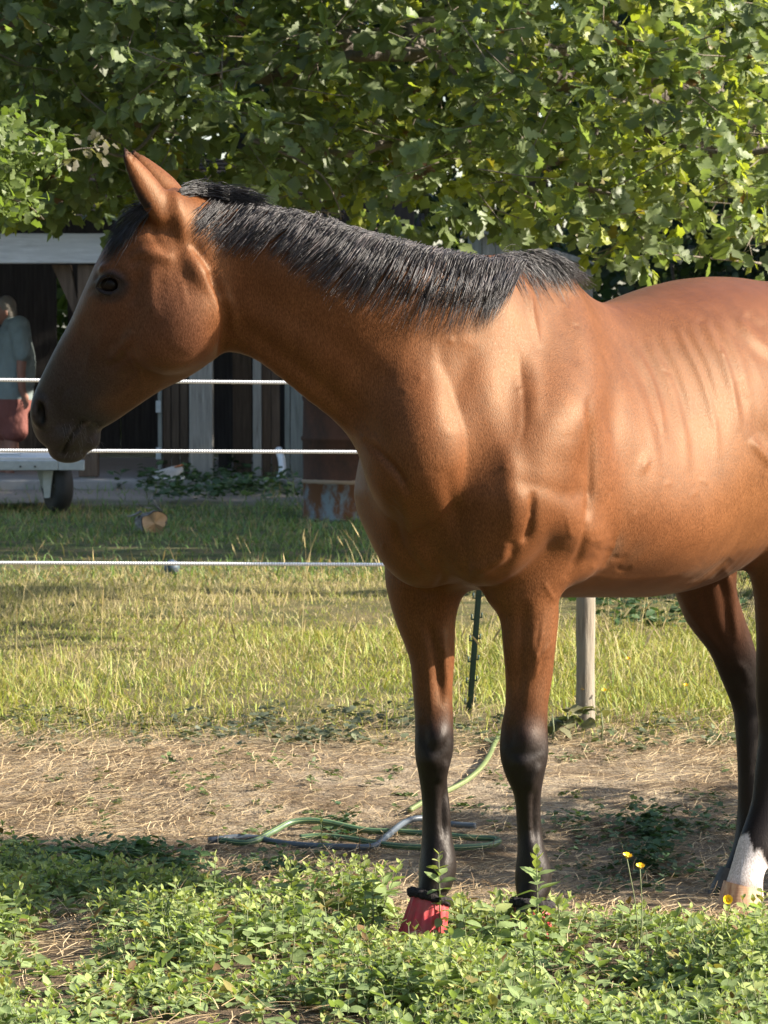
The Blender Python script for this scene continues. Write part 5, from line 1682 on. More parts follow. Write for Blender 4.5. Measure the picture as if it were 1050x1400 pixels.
# ================================================================== person standing in the shed
def person():
    d = 31.6
    b = P(6, 655, d); b[2] = 0.075
    e = empty('person', b)
    tag(e, 'grey haired person in a pale teal t-shirt and faded red shorts standing in the shed', 'person')
    def L(px, py, dd=0.0): return P(px, py, d + dd)
    def skin(name, colr, rough=0.6):
        m_ = Nodes(name); v = m_.coord('Object')
        m_.pbsdf(**{'Base Color': m_.mix(m_.noise(v, 14, 4), colr, tuple(0.7 * q for q in colr)), 'Roughness': rough, 'Normal': m_.bump(m_.noise(m_.mapping(v, (1, 1, 0.6), (0.3, 0.5, 0)), 9, 3), 0.9 if rough > 0.65 else 0.1, 0.05)})
        return m_.m
    M_SK = skin('skin', (0.33, 0.155, 0.105), 0.5); M_SHIRT = skin('teal_cotton', (0.235, 0.285, 0.275), 0.85)
    M_SHORT = skin('faded_red_cotton', (0.22, 0.075, 0.058), 0.85); M_HAIRP = skin('grey_hair', (0.27, 0.24, 0.20), 0.8)
    Z = np.array((0, 0, 1.0)); X = np.array((1.0, 0, 0)); Y = np.array((0, 1.0, 0))
    def limb(pts, r1, r2, k=0.03): return tube_prim([np.array(p) for p in pts], X, Y, r1, r2, 0, 2, k, 3)
    # skin: head, neck, arms, legs in one body
    body_ = []
    body_.append(ell(L(5, 424), (0.088, 0.075, 0.115), None, 0.03))
    body_.append(ell(L(-3, 434), (0.062, 0.060, 0.070), None, 0.03))         # jaw
    body_.append(ell(L(-8.5, 429), (0.020, 0.016, 0.022), None, 0.015))      # nose
    body_.append(ell(L(8, 428, -0.075), (0.02, 0.012, 0.03), None, 0.01))    # ear
    body_.append(limb([L(12, 436), L(18, 452), L(18, 470)], 0.06, 0.06))
    body_.append(limb([L(14, 460), L(16, 500), L(10, 530), L(8, 560)], [0.07, 0.09, 0.09, 0.10], [0.13, 0.12, 0.12, 0.13], 0.05))
    for s_, dx in ((-1, 0), (1, -9)):
        body_.append(limb([L(28 + dx, 452, 0.20 * s_), L(31 + dx, 482, 0.23 * s_), L(29 + dx, 502, 0.235 * s_), L(30 + dx, 530, 0.22 * s_), L(33 + dx, 540, 0.21 * s_)],
                          [0.055, 0.048, 0.042, 0.034, 0.030], [0.055, 0.048, 0.042, 0.034, 0.028]))
        hp = L(35 + dx, 545, 0.21 * s_)
        body_.append(ell(hp, (0.030, 0.020, 0.042), None, 0.02))
        for f in range(4):
            base_ = hp + np.array((-0.020 + 0.013 * f, 0, -0.03)); ln = (0.055, 0.068, 0.064, 0.05)[f]
            body_.append(tube_prim([base_, base_ + (0.004, 0, -ln * .5), base_ + (-0.004, 0, -ln)], X, Y, [0.0085, 0.008, 0.006], [0.0085, 0.008, 0.006], 0, 2, 0.006, 2))
        tb_ = hp + np.array((-0.028, -0.005, 0.0)); body_.append(tube_prim([tb_, tb_ + (-0.016, 0, -0.03), tb_ + (-0.012, 0, -0.052)], X, Y, 0.009, 0.009, 0, 2, 0.008, 2))
        body_.append(limb([L(10 + dx * .4, 560, 0.10 * s_), L(14 + dx * .6, 590, 0.105 * s_), L(16 + dx * .8, 606, 0.11 * s_), L(15 + dx, 622, 0.11 * s_), L(13 + dx, 646, 0.11 * s_)],
                          [0.10, 0.075, 0.06, 0.062, 0.038], [0.09, 0.07, 0.058, 0.058, 0.036]))
        body_.append(tube_prim([L(17 + dx, 652, 0.11 * s_), L(10 + dx, 652.5, 0.11 * s_), L(0 + dx, 654, 0.11 * s_)], Z, Y, [0.035, 0.035, 0.018], [0.036, 0.042, 0.035], 0, 2, 0.03, 3))
    def mk(prims, name, mat, h, it=2):
        lo = np.min([p.lo for p in prims], 0) - 0.08; hi = np.max([p.hi for p in prims], 0) + 0.08
        v, q = surface_nets(prims, lo, hi, h); v = smooth_mesh(v, q, it)
        return link(name, new_mesh(name, v - b, q), mat, e)
    mk(body_, 'body', M_SK, 0.010)
    # shirt
    sh = [limb([L(16, 444), L(18, 458), L(20, 490), L(18, 515), L(17, 541)], [0.085, 0.15, 0.185, 0.195, 0.18], [0.11, 0.20, 0.20, 0.20, 0.19], 0.05)]
    sh.append(ell(L(10, 512), (0.15, 0.155, 0.17), None, 0.06))
    for s_, dx in ((-1, 0), (1, -9)):
        sh.append(limb([L(26 + dx, 447, 0.165 * s_), L(29 + dx, 462, 0.215 * s_), L(31 + dx, 484, 0.235 * s_)], [0.10, 0.092, 0.078], [0.10, 0.092, 0.075], 0.05))
    mk(sh, 't_shirt', M_SHIRT, 0.013)
    so_ = [limb([L(18, 530), L(18, 555), L(14, 572)], [0.165, 0.165, 0.12], [0.175, 0.175, 0.16], 0.05)]
    for s_, dx in ((-1, 2), (1, -7)):
        so_.append(limb([L(13 + dx * .5, 556, 0.09 * s_), L(16 + dx, 575, 0.105 * s_), L(17 + dx, 590, 0.11 * s_)], [0.15, 0.13, 0.125], [0.105, 0.10, 0.10], 0.05))
    mk(so_, 'shorts', M_SHORT, 0.013)
    ha = [ell(L(9, 419), (0.088, 0.084, 0.100), None, 0.03), ell(L(14, 430), (0.062, 0.075, 0.065), None, 0.03)]
    ha.append(ell(L(-7, 436), (0.06, 0.085, 0.09), None, 0.02, 'sub'))
    mk(ha, 'hair', M_HAIRP, 0.009)
    m_ = Nodes('eye_white'); m_.pbsdf(**{'Base Color': (0.05, 0.04, 0.035), 'Roughness': 0.2})
    for s_ in (-1, 1):
        v, f = uv_ball0(0.012, 10, 6)
        link('eye', new_mesh('eye', v + (L(-4.5, 423.5, 0.032 * s_) - b), f), m_.m, e)
person()
# ================================================================== trees
def bark_mat(name, a, b):
    n = Nodes(name); v = n.coord('Object'); f = n.noise(n.mapping(v, (9, 9, 2.5)), 3, 6, 0.65)
    n.pbsdf(**{'Base Color': n.mix(f, a, b), 'Roughness': 0.9, 'Normal': n.bump(f, 0.9, 0.03)})
    return n.m
M_BARK = bark_mat('oak_bark', (0.055, 0.045, 0.035), (0.20, 0.17, 0.14))
M_TWIG = bark_mat('twig_bark', (0.10, 0.085, 0.060), (0.24, 0.20, 0.15))

def leaf_template(widths, fold=0.25, curl=0.12, wave=0.0):
    """unit leaf along +y: two strips either side of the midrib"""
    k = len(widths); V = []
    for i, w in enumerate(widths):
        y = i / (k - 1)
        zc = -curl * y * y + 0.03 * math.sin(y * 7) * (1 if wave else 0)
        zl = fold * w + wave * (0.5 if i % 2 else -0.5) * w
        V += [(-w, y + 0.10 * w, zc + zl), (0, y, zc), (w, y + 0.10 * w, zc + zl)]
    F = []
    for i in range(k - 1):
        a = i * 3
        F += [(a, a + 1, a + 4, a + 3), (a + 1, a + 2, a + 5, a + 4)]
    return np.array(V, float), np.array(F)
OAKW = [0.012, 0.05, 0.14, 0.09, 0.20, 0.22, 0.15, 0.29, 0.31, 0.20, 0.31, 0.27, 0.04]
OAK_T = [leaf_template([w * random.Random(s).uniform(0.88, 1.12) for w in OAKW], f, c, wv) for s, (f, c, wv) in enumerate(((0.25, 0.16, 0.16), (0.10, -0.10, 0.22), (0.45, 0.30, 0.12), (-0.15, 0.22, 0.2)))]
PLAIN_T = [leaf_template([0.02, 0.30, 0.33, 0.03], 0.2, 0.12), leaf_template([0.02, 0.26, 0.36, 0.05], -0.1, 0.2)]
HAW_T = [leaf_template([0.03, 0.20, 0.36, 0.22, 0.27, 0.03], 0.25, 0.1), leaf_template([0.03, 0.25, 0.16, 0.34, 0.18, 0.03], 0.0, 0.25)]

def frames(tip_dir, normal):
    """rotation matrices with y along the leaf and z as its upper side"""
    y = tip_dir / (np.linalg.norm(tip_dir, axis=1)[:, None] + 1e-9)
    x = np.cross(y, normal); x /= np.linalg.norm(x, axis=1)[:, None] + 1e-9
    z = np.cross(x, y)
    return np.stack((x, y, z), -1)

def bulk_leaves(name, pos, R, size, cols, templ, mat, parent, origin, kind='stuff', which=None):
    Vs, Fs, Cs, off = [], [], [], 0
    which = rng.integers(0, len(templ), len(pos)) if which is None else which
    for t, (tv, tf) in enumerate(templ):
        m = which == t
        if not m.any(): continue
        V = pos[m][:, None] + np.einsum('nij,kj->nki', R[m], tv) * size[m][:, None, None]
        nv = len(tv); nn = m.sum()
        Vs.append(V.reshape(-1, 3)); Fs.append((tf[None] + (np.arange(nn) * nv)[:, None, None]).reshape(-1, 4) + off); off += nn * nv
        Cs.append(np.repeat(cols[m], nv, 0))
    me = new_mesh(name, np.concatenate(Vs) - origin, np.concatenate(Fs)); color_attr(me, np.concatenate(Cs))
    return tag(link(name, me, mat, parent), kind=kind)

# ------------------------------------------------------------------ the big oak
OAK_LO = np.array([(-400, 275), (0, 278), (60, 292), (120, 296), (165, 290), (200, 285), (300, 300), (420, 315), (470, 315), (560, 340), (615, 300), (645, 284), (690, 296), (735, 308), (775, 314), (818, 330), (832, 378), (850, 392), (870, 372), (905, 318), (950, 306), (1010, 330), (1060, 345), (1500, 330)], float)
oak_o = np.array((2.75, 18.3, 0.0))
oak = empty('oak_tree', oak_o)
tag(oak, 'large oak whose low leafy boughs fill the top of the picture above the horse', 'oak tree')
def limb_mesh(name, pts, r0, r1, mat, parent, origin, sides=9, n=26):
    p = spline(np.array(pts, float), n)
    p = p + np.array([rng.normal(0, r0 * 0.10, 3) for _ in range(n)])
    v_, f_ = tube_mesh(p - origin, np.linspace(r0, r1, n), sides)
    return link(name, new_mesh(name, v_, f_), mat, parent)
limb_mesh('trunk', [oak_o + (0, 0, -0.1), oak_o + (0.03, 0, 0.3), oak_o + (-.02, 0.02, 1.2), oak_o + (0.05, 0.05, 2.6), oak_o + (0.0, 0.1, 4.6), oak_o + (0.1, 0.1, 7.4)], 0.30, 0.10, M_BARK, oak, oak_o, 14, 30)
T1 = oak_o + np.array((0, 0, 2.3)); T2 = oak_o + np.array((0, 0.05, 3.2))
BR = [([T1, P(520, 60, 17.0), P(400, 100, 16.6), P(250, 82, 16.8), P(140, 84, 17.2), P(40, 60, 17.6)], 0.075, 0.028),
      ([T1, P(640, 40, 16.6), P(560, 72, 15.9), P(480, 76, 15.7), P(462, 86, 15.7)], 0.045, 0.018),
      ([P(545, 73, 15.9), P(590, 72, 15.8), P(615, 92, 15.7), P(628, 112, 15.6)], 0.018, 0.007),
      ([T2, P(800, -60, 16.4), P(860, 60, 15.8), P(835, 110, 15.6), P(805, 220, 15.5)], 0.03, 0.006),
      ([T1, P(860, 140, 16.5), P(950, 205, 15.9), P(1060, 205, 15.7), P(1180, 190, 15.6)], 0.035, 0.008),
      ([P(950, 205, 15.9), P(975, 222, 15.7), P(1000, 260, 15.6), P(1026, 288, 15.5)], 0.010, 0.004),
      ([T1, P(620, 190, 16.8), P(480, 210, 16.2), P(370, 195, 15.9), P(340, 190, 15.8)], 0.030, 0.006),
      ([P(345, 192, 15.8), P(400, 215, 15.7), P(440, 240, 15.6), P(462, 280, 15.6), P(466, 300, 15.6)], 0.007, 0.003),
      ([T1, P(760, 220, 16.8), P(860, 280, 16.4), P(880, 330, 16.0)], 0.025, 0.006),
      ([T2, P(420, -60, 17.5), P(200, -30, 18.0), P(-100, 0, 18.2)], 0.06, 0.02),
      ([T2, P(900, -20, 17.2), P(1080, 40, 17.0), P(1300, 60, 17.0)], 0.06, 0.02),
      ([P(250, 82, 16.8), P(230, 150, 16.4), P(180, 210, 16.0), P(130, 205, 15.9)], 0.014, 0.004),
      ([P(1040, 360, 16.2), P(960, 352, 16.0), P(880, 345, 15.8)], 0.006, 0.003)]
for pts, r0, r1 in BR: limb_mesh('branch', pts, r0, r1, M_BARK if r0 > 0.02 else M_TWIG, oak, oak_o, 8)

def oak_foliage():
    NT = 6500
    px = rng.uniform(-300, 1120, NT); d = 14.7 + 4.4 * rng.random(NT) ** 1.0
    lo = np.interp(px, OAK_LO[:, 0], OAK_LO[:, 1])
    # the crown's underside hangs lowest at its front and is ragged
    py = lo - (rng.random(NT) ** 0.9) * 560
    py = py + 14 * np.sin(px * 0.05) + rng.normal(0, 8, NT)
    # gaps: thin the crown into clumps
    cl = vnoise(px / 50.0, py / 50.0 + d * 1.3, 1.0, 41)
    keep = (cl > -0.38) & (py < lo + 4)
    px, py, d = px[keep], py[keep], d[keep]
    # front surface bulges at the right, recedes at the left
    d = d + np.interp(px, [-300, 0, 300, 520, 800, 1100], [1.4, 1.1, 0.7, 0.25, -0.1, 0.0])
    d = d - 0.9 * np.clip(vnoise(px / 90.0, py / 90.0, 1.0, 43), -0.6, 0.6)
    base_ = np.array([P(a, b, c) for a, b, c in zip(px, py, d)])
    pos, R, size, cols = [], [], [], []
    tw = Geo()
    LR = []
    for i in range(len(base_)):
        out = np.array((rng.normal(0, 1), -0.75 + rng.normal(0, 0.6), -0.25 + rng.normal(0, 0.5))); out /= np.linalg.norm(out)
        L = rng.uniform(0.12, 0.26); n_ = int(rng.integers(4, 9))
        if i % 3 == 0: tw.tube([base_[i] - out * 0.10 - oak_o, base_[i] + out * L * 0.5 + (0, 0, -0.005) - oak_o, base_[i] + out * L - oak_o], [0.003, 0.0025, 0.0015], 4, False)
        sun_yellow = rng.random() < np.interp(px[i], [0, 400, 700, 1000], [0.06, 0.12, 0.30, 0.40])  # yellower leaves towards the right paint the sunlit side into the crown
        hue = rng.uniform(0.75, 1.25)
        side = np.cross(out, (0, 0, 1.0)); side /= np.linalg.norm(side)
        for k in range(n_):
            u = rng.uniform(0.15, 1.0) if k < n_ - 3 else 1.0
            a = rng.uniform(0, 2 * math.pi)
            up = np.cross(side, out)
            rad = side * math.cos(a) + up * math.sin(a)
            dr = out * (0.35 + 0.6 * u) + rad * rng.uniform(0.5, 1.0) + np.array((0, 0, -0.22))
            nrm = np.array((0.25, -0.35, 0.85)) + rng.normal(0, 0.55, 3)
            pos.append(base_[i] + out * L * u); R.append((dr, nrm))
            size.append(rng.uniform(0.060, 0.116) * (0.8 if sun_yellow else 1))
            c = np.array((0.150, 0.192, 0.082)) * hue * rng.uniform(0.75, 1.3)
            if sun_yellow: c = np.array((0.28, 0.31, 0.055)) * rng.uniform(0.8, 1.2)
            rr = rng.random()
            if rr < 0.018: c = np.array((0.17, 0.14, 0.025))
            elif rr < 0.026: c = np.array((0.15, 0.085, 0.04))
            cols.append(c)
    tag(tw.build('twigs', M_TWIG, oak, smooth=True), kind='stuff')
    pos = np.array(pos); dr = np.array([r[0] for r in R]); nr = np.array([r[1] for r in R]); size = np.array(size); cols = np.array(cols)
    RM = frames(dr, nr)
    # the 300 leaves that show largest are objects of their own
    X, Y = to_px(pos)
    mane_y = np.interp(X, [0, 160, 240, 310, 443, 560, 620, 735, 800, 845, 960, 1050], [312, 200, 255, 260, 290, 310, 330, 330, 385, 400, 376, 390])
    vis = (X > 6) & (X < 1044) & (Y > 6) & (Y < mane_y - 6)
    occ = {}
    facing = np.abs(RM[:, 1, 2])
    score = np.where(vis, size * (0.35 + facing) / pos[:, 1], 0)
    front = np.full(len(pos), False)
    cell = (X // 22).astype(int) * 1000 + (Y // 22).astype(int)
    for i in np.argsort(pos[:, 1]):
        if not vis[i]: continue
        if occ.get(cell[i], 0) < 1:
            occ[cell[i]] = occ.get(cell[i], 0) + 1; front[i] = True
    cand = np.nonzero(front)[0]
    sel = cand[np.argsort(-score[cand])][:300]
    ms = np.zeros(len(pos), bool); ms[sel] = True
    which = np.where(ms | (pos[:, 1] < 15.4), rng.integers(0, 4, len(pos)), rng.integers(4, 6, len(pos)))
    variants = {}
    for i in sel:
        t = int(which[i]); q = int(np.clip((cols[i][1] - 0.06) / 0.022, 0, 4))
        key = (t, q)
        if key not in variants:
            me = new_mesh('oak_leaf', OAK_T[t][0], OAK_T[t][1]); color_attr(me, np.repeat(cols[i][None], len(OAK_T[t][0]), 0)); me.materials.append(M_OAK)
            variants[key] = me
        o = bpy.data.objects.new('oak_leaf', variants[key]); COL.objects.link(o); o.parent = oak
        M = Matrix([list(RM[i][r] * size[i]) + [pos[i][r] - oak_o[r]] for r in range(3)] + [[0, 0, 0, 1]])
        o.matrix_local = M
    r_ = ~ms
    bulk_leaves('foliage', pos[r_], RM[r_], size[r_], cols[r_], OAK_T + HAW_T, M_OAK, oak, oak_o, which=which[r_])
    # the crown goes on above and beside the picture
    n = 5200
    c = np.array((1.2, 17.9, 5.4))
    v = rng.normal(0, 1, (n, 3)); v /= np.linalg.norm(v, axis=1)[:, None]
    p = c + v * np.array((4.6, 3.2, 3.1)) * (rng.random((n, 1)) ** 0.3)
    X, Y = to_px(p); k = ((Y < -50) | (X < -330) | (X > 1330)) & (p[:, 2] > 1.9)
    # keep the sunward front open so that low light reaches the boughs
    k &= (p[:, 2] > 2.9 + 0.60 * (p[:, 0] + 0.2)) & (p[:, 0] < 2.4)
    p = p[k]; n = len(p)
    bulk_leaves('upper_foliage', p, frames(rng.normal(0, 1, (n, 3)), np.array((0, 0, 1.0)) + rng.normal(0, 0.5, (n, 3))), rng.uniform(0.16, 0.26, n),
                np.array((0.055, 0.09, 0.032)) * rng.uniform(0.7, 1.3, (n, 1)), PLAIN_T, M_OAK, oak, oak_o)
oak_foliage()

# ------------------------------------------------------------------ sunlit bough at the left edge, from a hawthorn outside the picture
def hawthorn():
    o = np.array((-3.4, 14.6, 0.0))
    t = empty('hawthorn_tree', o); tag(t, 'hawthorn whose sunlit pale green bough reaches in at the left edge above the beam', 'hawthorn')
    limb_mesh('trunk', [o + (0, 0, -.1), o + (0.05, 0, 0.8), o + (-0.05, 0.05, 1.8), o + (0.1, 0, 3.4)], 0.10, 0.04, M_BARK, t, o, 10)
    d = 14.2
    brs = [[o + (0, 0, 1.5), P(-250, 150, 14.4), P(-60, 190, d), P(30, 210, d), P(84, 208, d), P(140, 200, d)],
           [P(-60, 190, d), P(0, 260, d), P(40, 282, d), P(60, 300, d)],
           [P(-60, 190, d), P(10, 180, d), P(60, 188, d)],
           [P(-200, 160, d), P(-60, 120, d + .3), P(-20, 100, d + .3)]]
    pos, dr, nr, size, cols = [], [], [], [], []
    for j, br in enumerate(brs):
        limb_mesh('branch', br, 0.016 if j == 0 else 0.006, 0.002, M_TWIG, t, o, 6, 20)
    spots = [(-30 + rng.normal(0, 45), 215 + rng.normal(0, 45)) for _ in range(70)] + [(rng.uniform(-10, 48), rng.uniform(165, 305)) for _ in range(62)] + [(rng.uniform(40, 100), rng.uniform(184, 222)) for _ in range(20)] + [(118, 203), (130, 199), (138, 204), (72, 292)]
    for x, y in spots:
        if y > 290 - max(0, x) * 0.1: continue
        b = P(x, y, d + rng.normal(0, 0.16))
        for k in range(int(rng.integers(4, 8))):
            pos.append(b + rng.normal(0, 0.028, 3)); v = rng.normal(0, 1, 3) + np.array((0.4, -0.3, 0)); dr.append(v)
            nr.append(np.array((0.45, -0.4, 0.7)) + rng.normal(0, 0.5, 3)); size.append(rng.uniform(0.035, 0.062))
            c = np.array((0.12, 0.165, 0.045)) * rng.uniform(0.7, 1.35)
            if x > 85: c = np.array((0.13, 0.12, 0.085)) * rng.uniform(0.8, 1.3)
            cols.append(c)
    pos = np.array(pos); n = len(pos)
    bulk_leaves('foliage', pos, frames(np.array(dr), np.array(nr)), np.array(size), np.array(cols), HAW_T, M_OAK, t, o)
    n = 700
    v = rng.normal(0, 1, (n, 3)); v /= np.linalg.norm(v, axis=1)[:, None]
    p = o + np.array((0, 0, 2.9)) + v * np.array((1.25, 1.2, 1.1)) * rng.random((n, 1)) ** 0.4
    X, Y = to_px(p); p = p[(X < -70) | (Y < -60)]; n = len(p)
    bulk_leaves('upper_foliage', p, frames(rng.normal(0, 1, (n, 3)), np.array((0, 0, 1.0)) + rng.normal(0, 0.5, (n, 3))), rng.uniform(0.06, 0.10, n), np.array((0.11, 0.155, 0.045)) * rng.uniform(0.7, 1.3, (n, 1)), PLAIN_T, M_OAK, t, o)
hawthorn()

# ------------------------------------------------------------------ trees further off: dark mass behind, shade trees to the right
def far_tree(x, y, h, rx, ry, label, nleaf, lsize, colr, group, low=0.6, name='tree'):
    o = np.array((x, y, 0.0)); t = empty(name, o); tag(t, label, 'tree', group)
    limb_mesh('trunk', [o + (0, 0, -.1), o + (0.05, 0, h * .25), o + (-.1, 0, h * .5), o + (0.1, 0, h * .85)], 0.05 * h ** 0.8, 0.04, M_BARK, t, o, 10)
    for k in range(5):
        a = rng.uniform(0, 6.28); z = h * rng.uniform(0.25, 0.6)
        limb_mesh('branch', [o + (0, 0, z), o + (math.cos(a) * rx * .4, math.sin(a) * ry * .4, z + h * .12), o + (math.cos(a) * rx * .8, math.sin(a) * ry * .8, z + h * .16)], 0.05, 0.015, M_BARK, t, o, 6, 12)
    n = nleaf
    v = rng.normal(0, 1, (n, 3)); v /= np.linalg.norm(v, axis=1)[:, None]
    r = rng.random((n, 1)) ** 0.33
    p = v * r * np.array((rx, ry, (h - low) / 2))
    lump = 1 + 0.20 * vnoise(v[:, 0] * 3 + x, v[:, 1] * 3 + v[:, 2] * 4, 1.3, int(abs(x * 7 + y)) % 90)[:, None]
    p = p * lump + o + np.array((0, 0, low + (h - low) / 2))
    k = (vnoise(p[:, 0] * 1.6, p[:, 1] * 1.6 + p[:, 2] * 2.1, 1.0, 60) > -0.45) & (p[:, 2] > 0.15)
    p = p[k]; n = len(p)
    bulk_leaves('crown', p, frames(rng.normal(0, 1, (n, 3)), np.array((0, -0.2, 0.8)) + rng.normal(0, 0.5, (n, 3))), rng.uniform(0.7, 1.3, n) * lsize, np.array(colr) * rng.uniform(0.6, 1.4, (n, 1)), PLAIN_T, M_OAK, t, o)
G1 = 'dark trees behind the shed'
dk = (0.032, 0.055, 0.024)
far_tree(-5.6, 41.5, 9.5, 3.4, 2.6, 'dark tree behind the open shed, seen through the gap in its back wall', 5200, 0.24, (0.06, 0.10, 0.03), G1)
far_tree(-3.3, 38.2, 4.6, 1.5, 1.1, 'sunny bush close behind the gap in the back wall of the shed', 3200, 0.16, (0.10, 0.15, 0.04), G1, 0.1, 'bush')
far_tree(-1.6, 40.0, 9.5, 3.2, 2.6, 'dark tree behind the shed, hidden by the crown of the oak', 5200, 0.24, dk, G1)
far_tree(1.6, 38.0, 9.0, 3.0, 2.4, 'dark tree behind the withers of the horse and the oak', 5200, 0.22, dk, G1)
far_tree(4.6, 36.5, 9.5, 2.8, 2.6, 'dark tree with small leaves behind the back of the horse at the right', 9500, 0.20, dk, G1, 0.2)
far_tree(8.2, 38.5, 9.0, 3.2, 2.6, 'dark tree at the far right edge behind the croup of the horse', 4200, 0.24, dk, G1)
far_tree(-10.5, 37.5, 9.5, 3.6, 3.0, 'dark tree beyond the left end of the shed', 3600, 0.34, dk, G1, 0.1)
far_tree(-15.5, 41.0, 10.0, 4.0, 3.0, 'dark tree farthest to the left beyond the shed', 3600, 0.36, dk, G1, 0.1)
far_tree(13.5, 41.0, 10.0, 4.2, 3.0, 'dark tree farthest to the right behind the hedge', 3600, 0.36, dk, G1, 0.1)
def hedge():
    o = np.array((3.9, 30.0, 0.0)); t = empty('hedge', o); tag(t, 'dense dark hedge behind the back and croup of the horse', 'hedge')
    n = 22000
    p = np.stack((rng.uniform(-2.4, 4.5, n), rng.uniform(-0.9, 0.9, n), rng.random(n) ** 0.8 * 3.4 + 0.02), 1)
    p[:, 2] *= 1 + 0.10 * np.sin(p[:, 0] * 2.3) + 0.05 * np.sin(p[:, 0] * 7)
    k = np.abs(p[:, 1]) > 0.35 * (1 - 0.3 * (p[:, 2] > 1.9)); p = p[k | (p[:, 2] > 2.9)]; n = len(p)
    bulk_leaves('foliage', p + o, frames(rng.normal(0, 1, (n, 3)), np.array((0, -0.6, 0.6)) + rng.normal(0, 0.5, (n, 3))), rng.uniform(0.07, 0.16, n), np.array((0.028, 0.050, 0.022)) * rng.uniform(0.6, 1.6, (n, 1)), PLAIN_T, M_OAK, t, o)
    for k in range(9): limb_mesh('stem', [o + (-2.2 + k * .8, 0, -.05), o + (-2.15 + k * .8, .1, 0.9), o + (-2.3 + k * .8, 0, 2.1)], 0.04, 0.012, M_BARK, t, o, 6, 10)
hedge()
G2 = 'shade trees outside the picture on the right'
far_tree(8.6, 22.6, 9.0, 3.3, 2.7, 'broad shade tree beyond the right side of the lawn', 5000, 0.27, (0.055, 0.09, 0.03), G2, 1.2)
far_tree(9.5, 27.0, 10.0, 3.6, 3.0, 'taller shade tree beyond the right side of the shed', 5000, 0.27, (0.055, 0.09, 0.03), G2, 1.0)
far_tree(15.5, 24.6, 11.0, 4.0, 3.4, 'tallest shade tree standing farthest to the right', 5000, 0.30, (0.055, 0.09, 0.03), G2, 1.0)
G3 = 'unseen trees added round the paddock to dim the fill light'  # unseen trees, added to block sky and bounce light from the horse's chest
far_tree(-6.8, 5.0, 8.0, 2.9, 3.2, 'unseen added tree beside the paddock to the left of the photographer', 3000, 0.34, (0.055, 0.09, 0.03), G3, 0.3)
far_tree(-7.4, 10.8, 8.5, 2.9, 3.2, 'unseen added tree on the left side of the paddock level with the fence', 3000, 0.34, (0.055, 0.09, 0.03), G3, 0.3)
far_tree(-5.2, -3.0, 8.5, 3.6, 3.0, 'unseen added tree behind the photographer on the left', 3000, 0.36, (0.055, 0.09, 0.03), G3, 0.3)
far_tree(1.0, -5.5, 8.5, 3.8, 3.0, 'unseen added tree straight behind the photographer', 3000, 0.36, (0.055, 0.09, 0.03), G3, 0.3)
def side_bush():  # unseen bush, added to throw shade over the hind legs and ground
    o = np.array((2.9, 10.0, float(ground_z(2.9, 10.0)))); t = empty('added_shade_bush', o); tag(t, 'unseen bush added right of the horse to shade its hind legs and the ground', 'bush')
    n = 1900
    v = rng.normal(0, 1, (n, 3)); v /= np.linalg.norm(v, axis=1)[:, None]
    p = o + np.array((0, 0, 0.84)) + v * np.array((0.62, 0.95, 0.82)) * rng.random((n, 1)) ** 0.4
    bulk_leaves('foliage', p, frames(rng.normal(0, 1, (n, 3)), np.array((0, 0, 1.0)) + rng.normal(0, 0.5, (n, 3))), rng.uniform(0.08, 0.13, n), np.array((0.06, 0.10, 0.035)) * rng.uniform(0.7, 1.3, (n, 1)), PLAIN_T, M_OAK, t, o)
    for k in range(7):
        a = rng.uniform(0, 6.28); limb_mesh('stem', [o + (0, 0, -.03), o + (0.15 * math.cos(a), 0.15 * math.sin(a), 0.6), o + (0.45 * math.cos(a), 0.5 * math.sin(a), 1.3)], 0.02, 0.006, M_BARK, t, o, 6, 10)
side_bush()
q = np.array([P(960, 22, 24), P(1010, 30, 24.3), P(1060, 38, 24.6), P(1500, 60, 26)])
c_ = link('cable', new_mesh('cable', *tube_mesh(spline(q, 30) - q[0], 0.012, 6)), M_TYRE, loc=q[0])
tag(c_, 'thin black overhead cable in the upper right corner among the leaves', 'cable')
q2 = P(1500, 60, 26)
po = Geo(); po.tube([(0, 0, 0), (0, 0, q2[2] + 0.6)], [0.11, 0.09], 12)
pp_ = po.build('utility_pole', M_POST, None, smooth=True); pp_.location = (q2[0], q2[1], 0)
tag(pp_, 'wooden utility pole that carries the black cable', 'utility pole')
# ================================================================== mint, weeds and buttercups
MINT_W = [0.03, 0.23, 0.29, 0.20, 0.01]
MINT_T = [leaf_template(MINT_W, 0.22, 0.25, 0.05), leaf_template([w * 1.15 for w in MINT_W], 0.10, 0.40, 0.10), leaf_template([w * 0.9 for w in MINT_W], 0.40, 0.10, 0.05)]

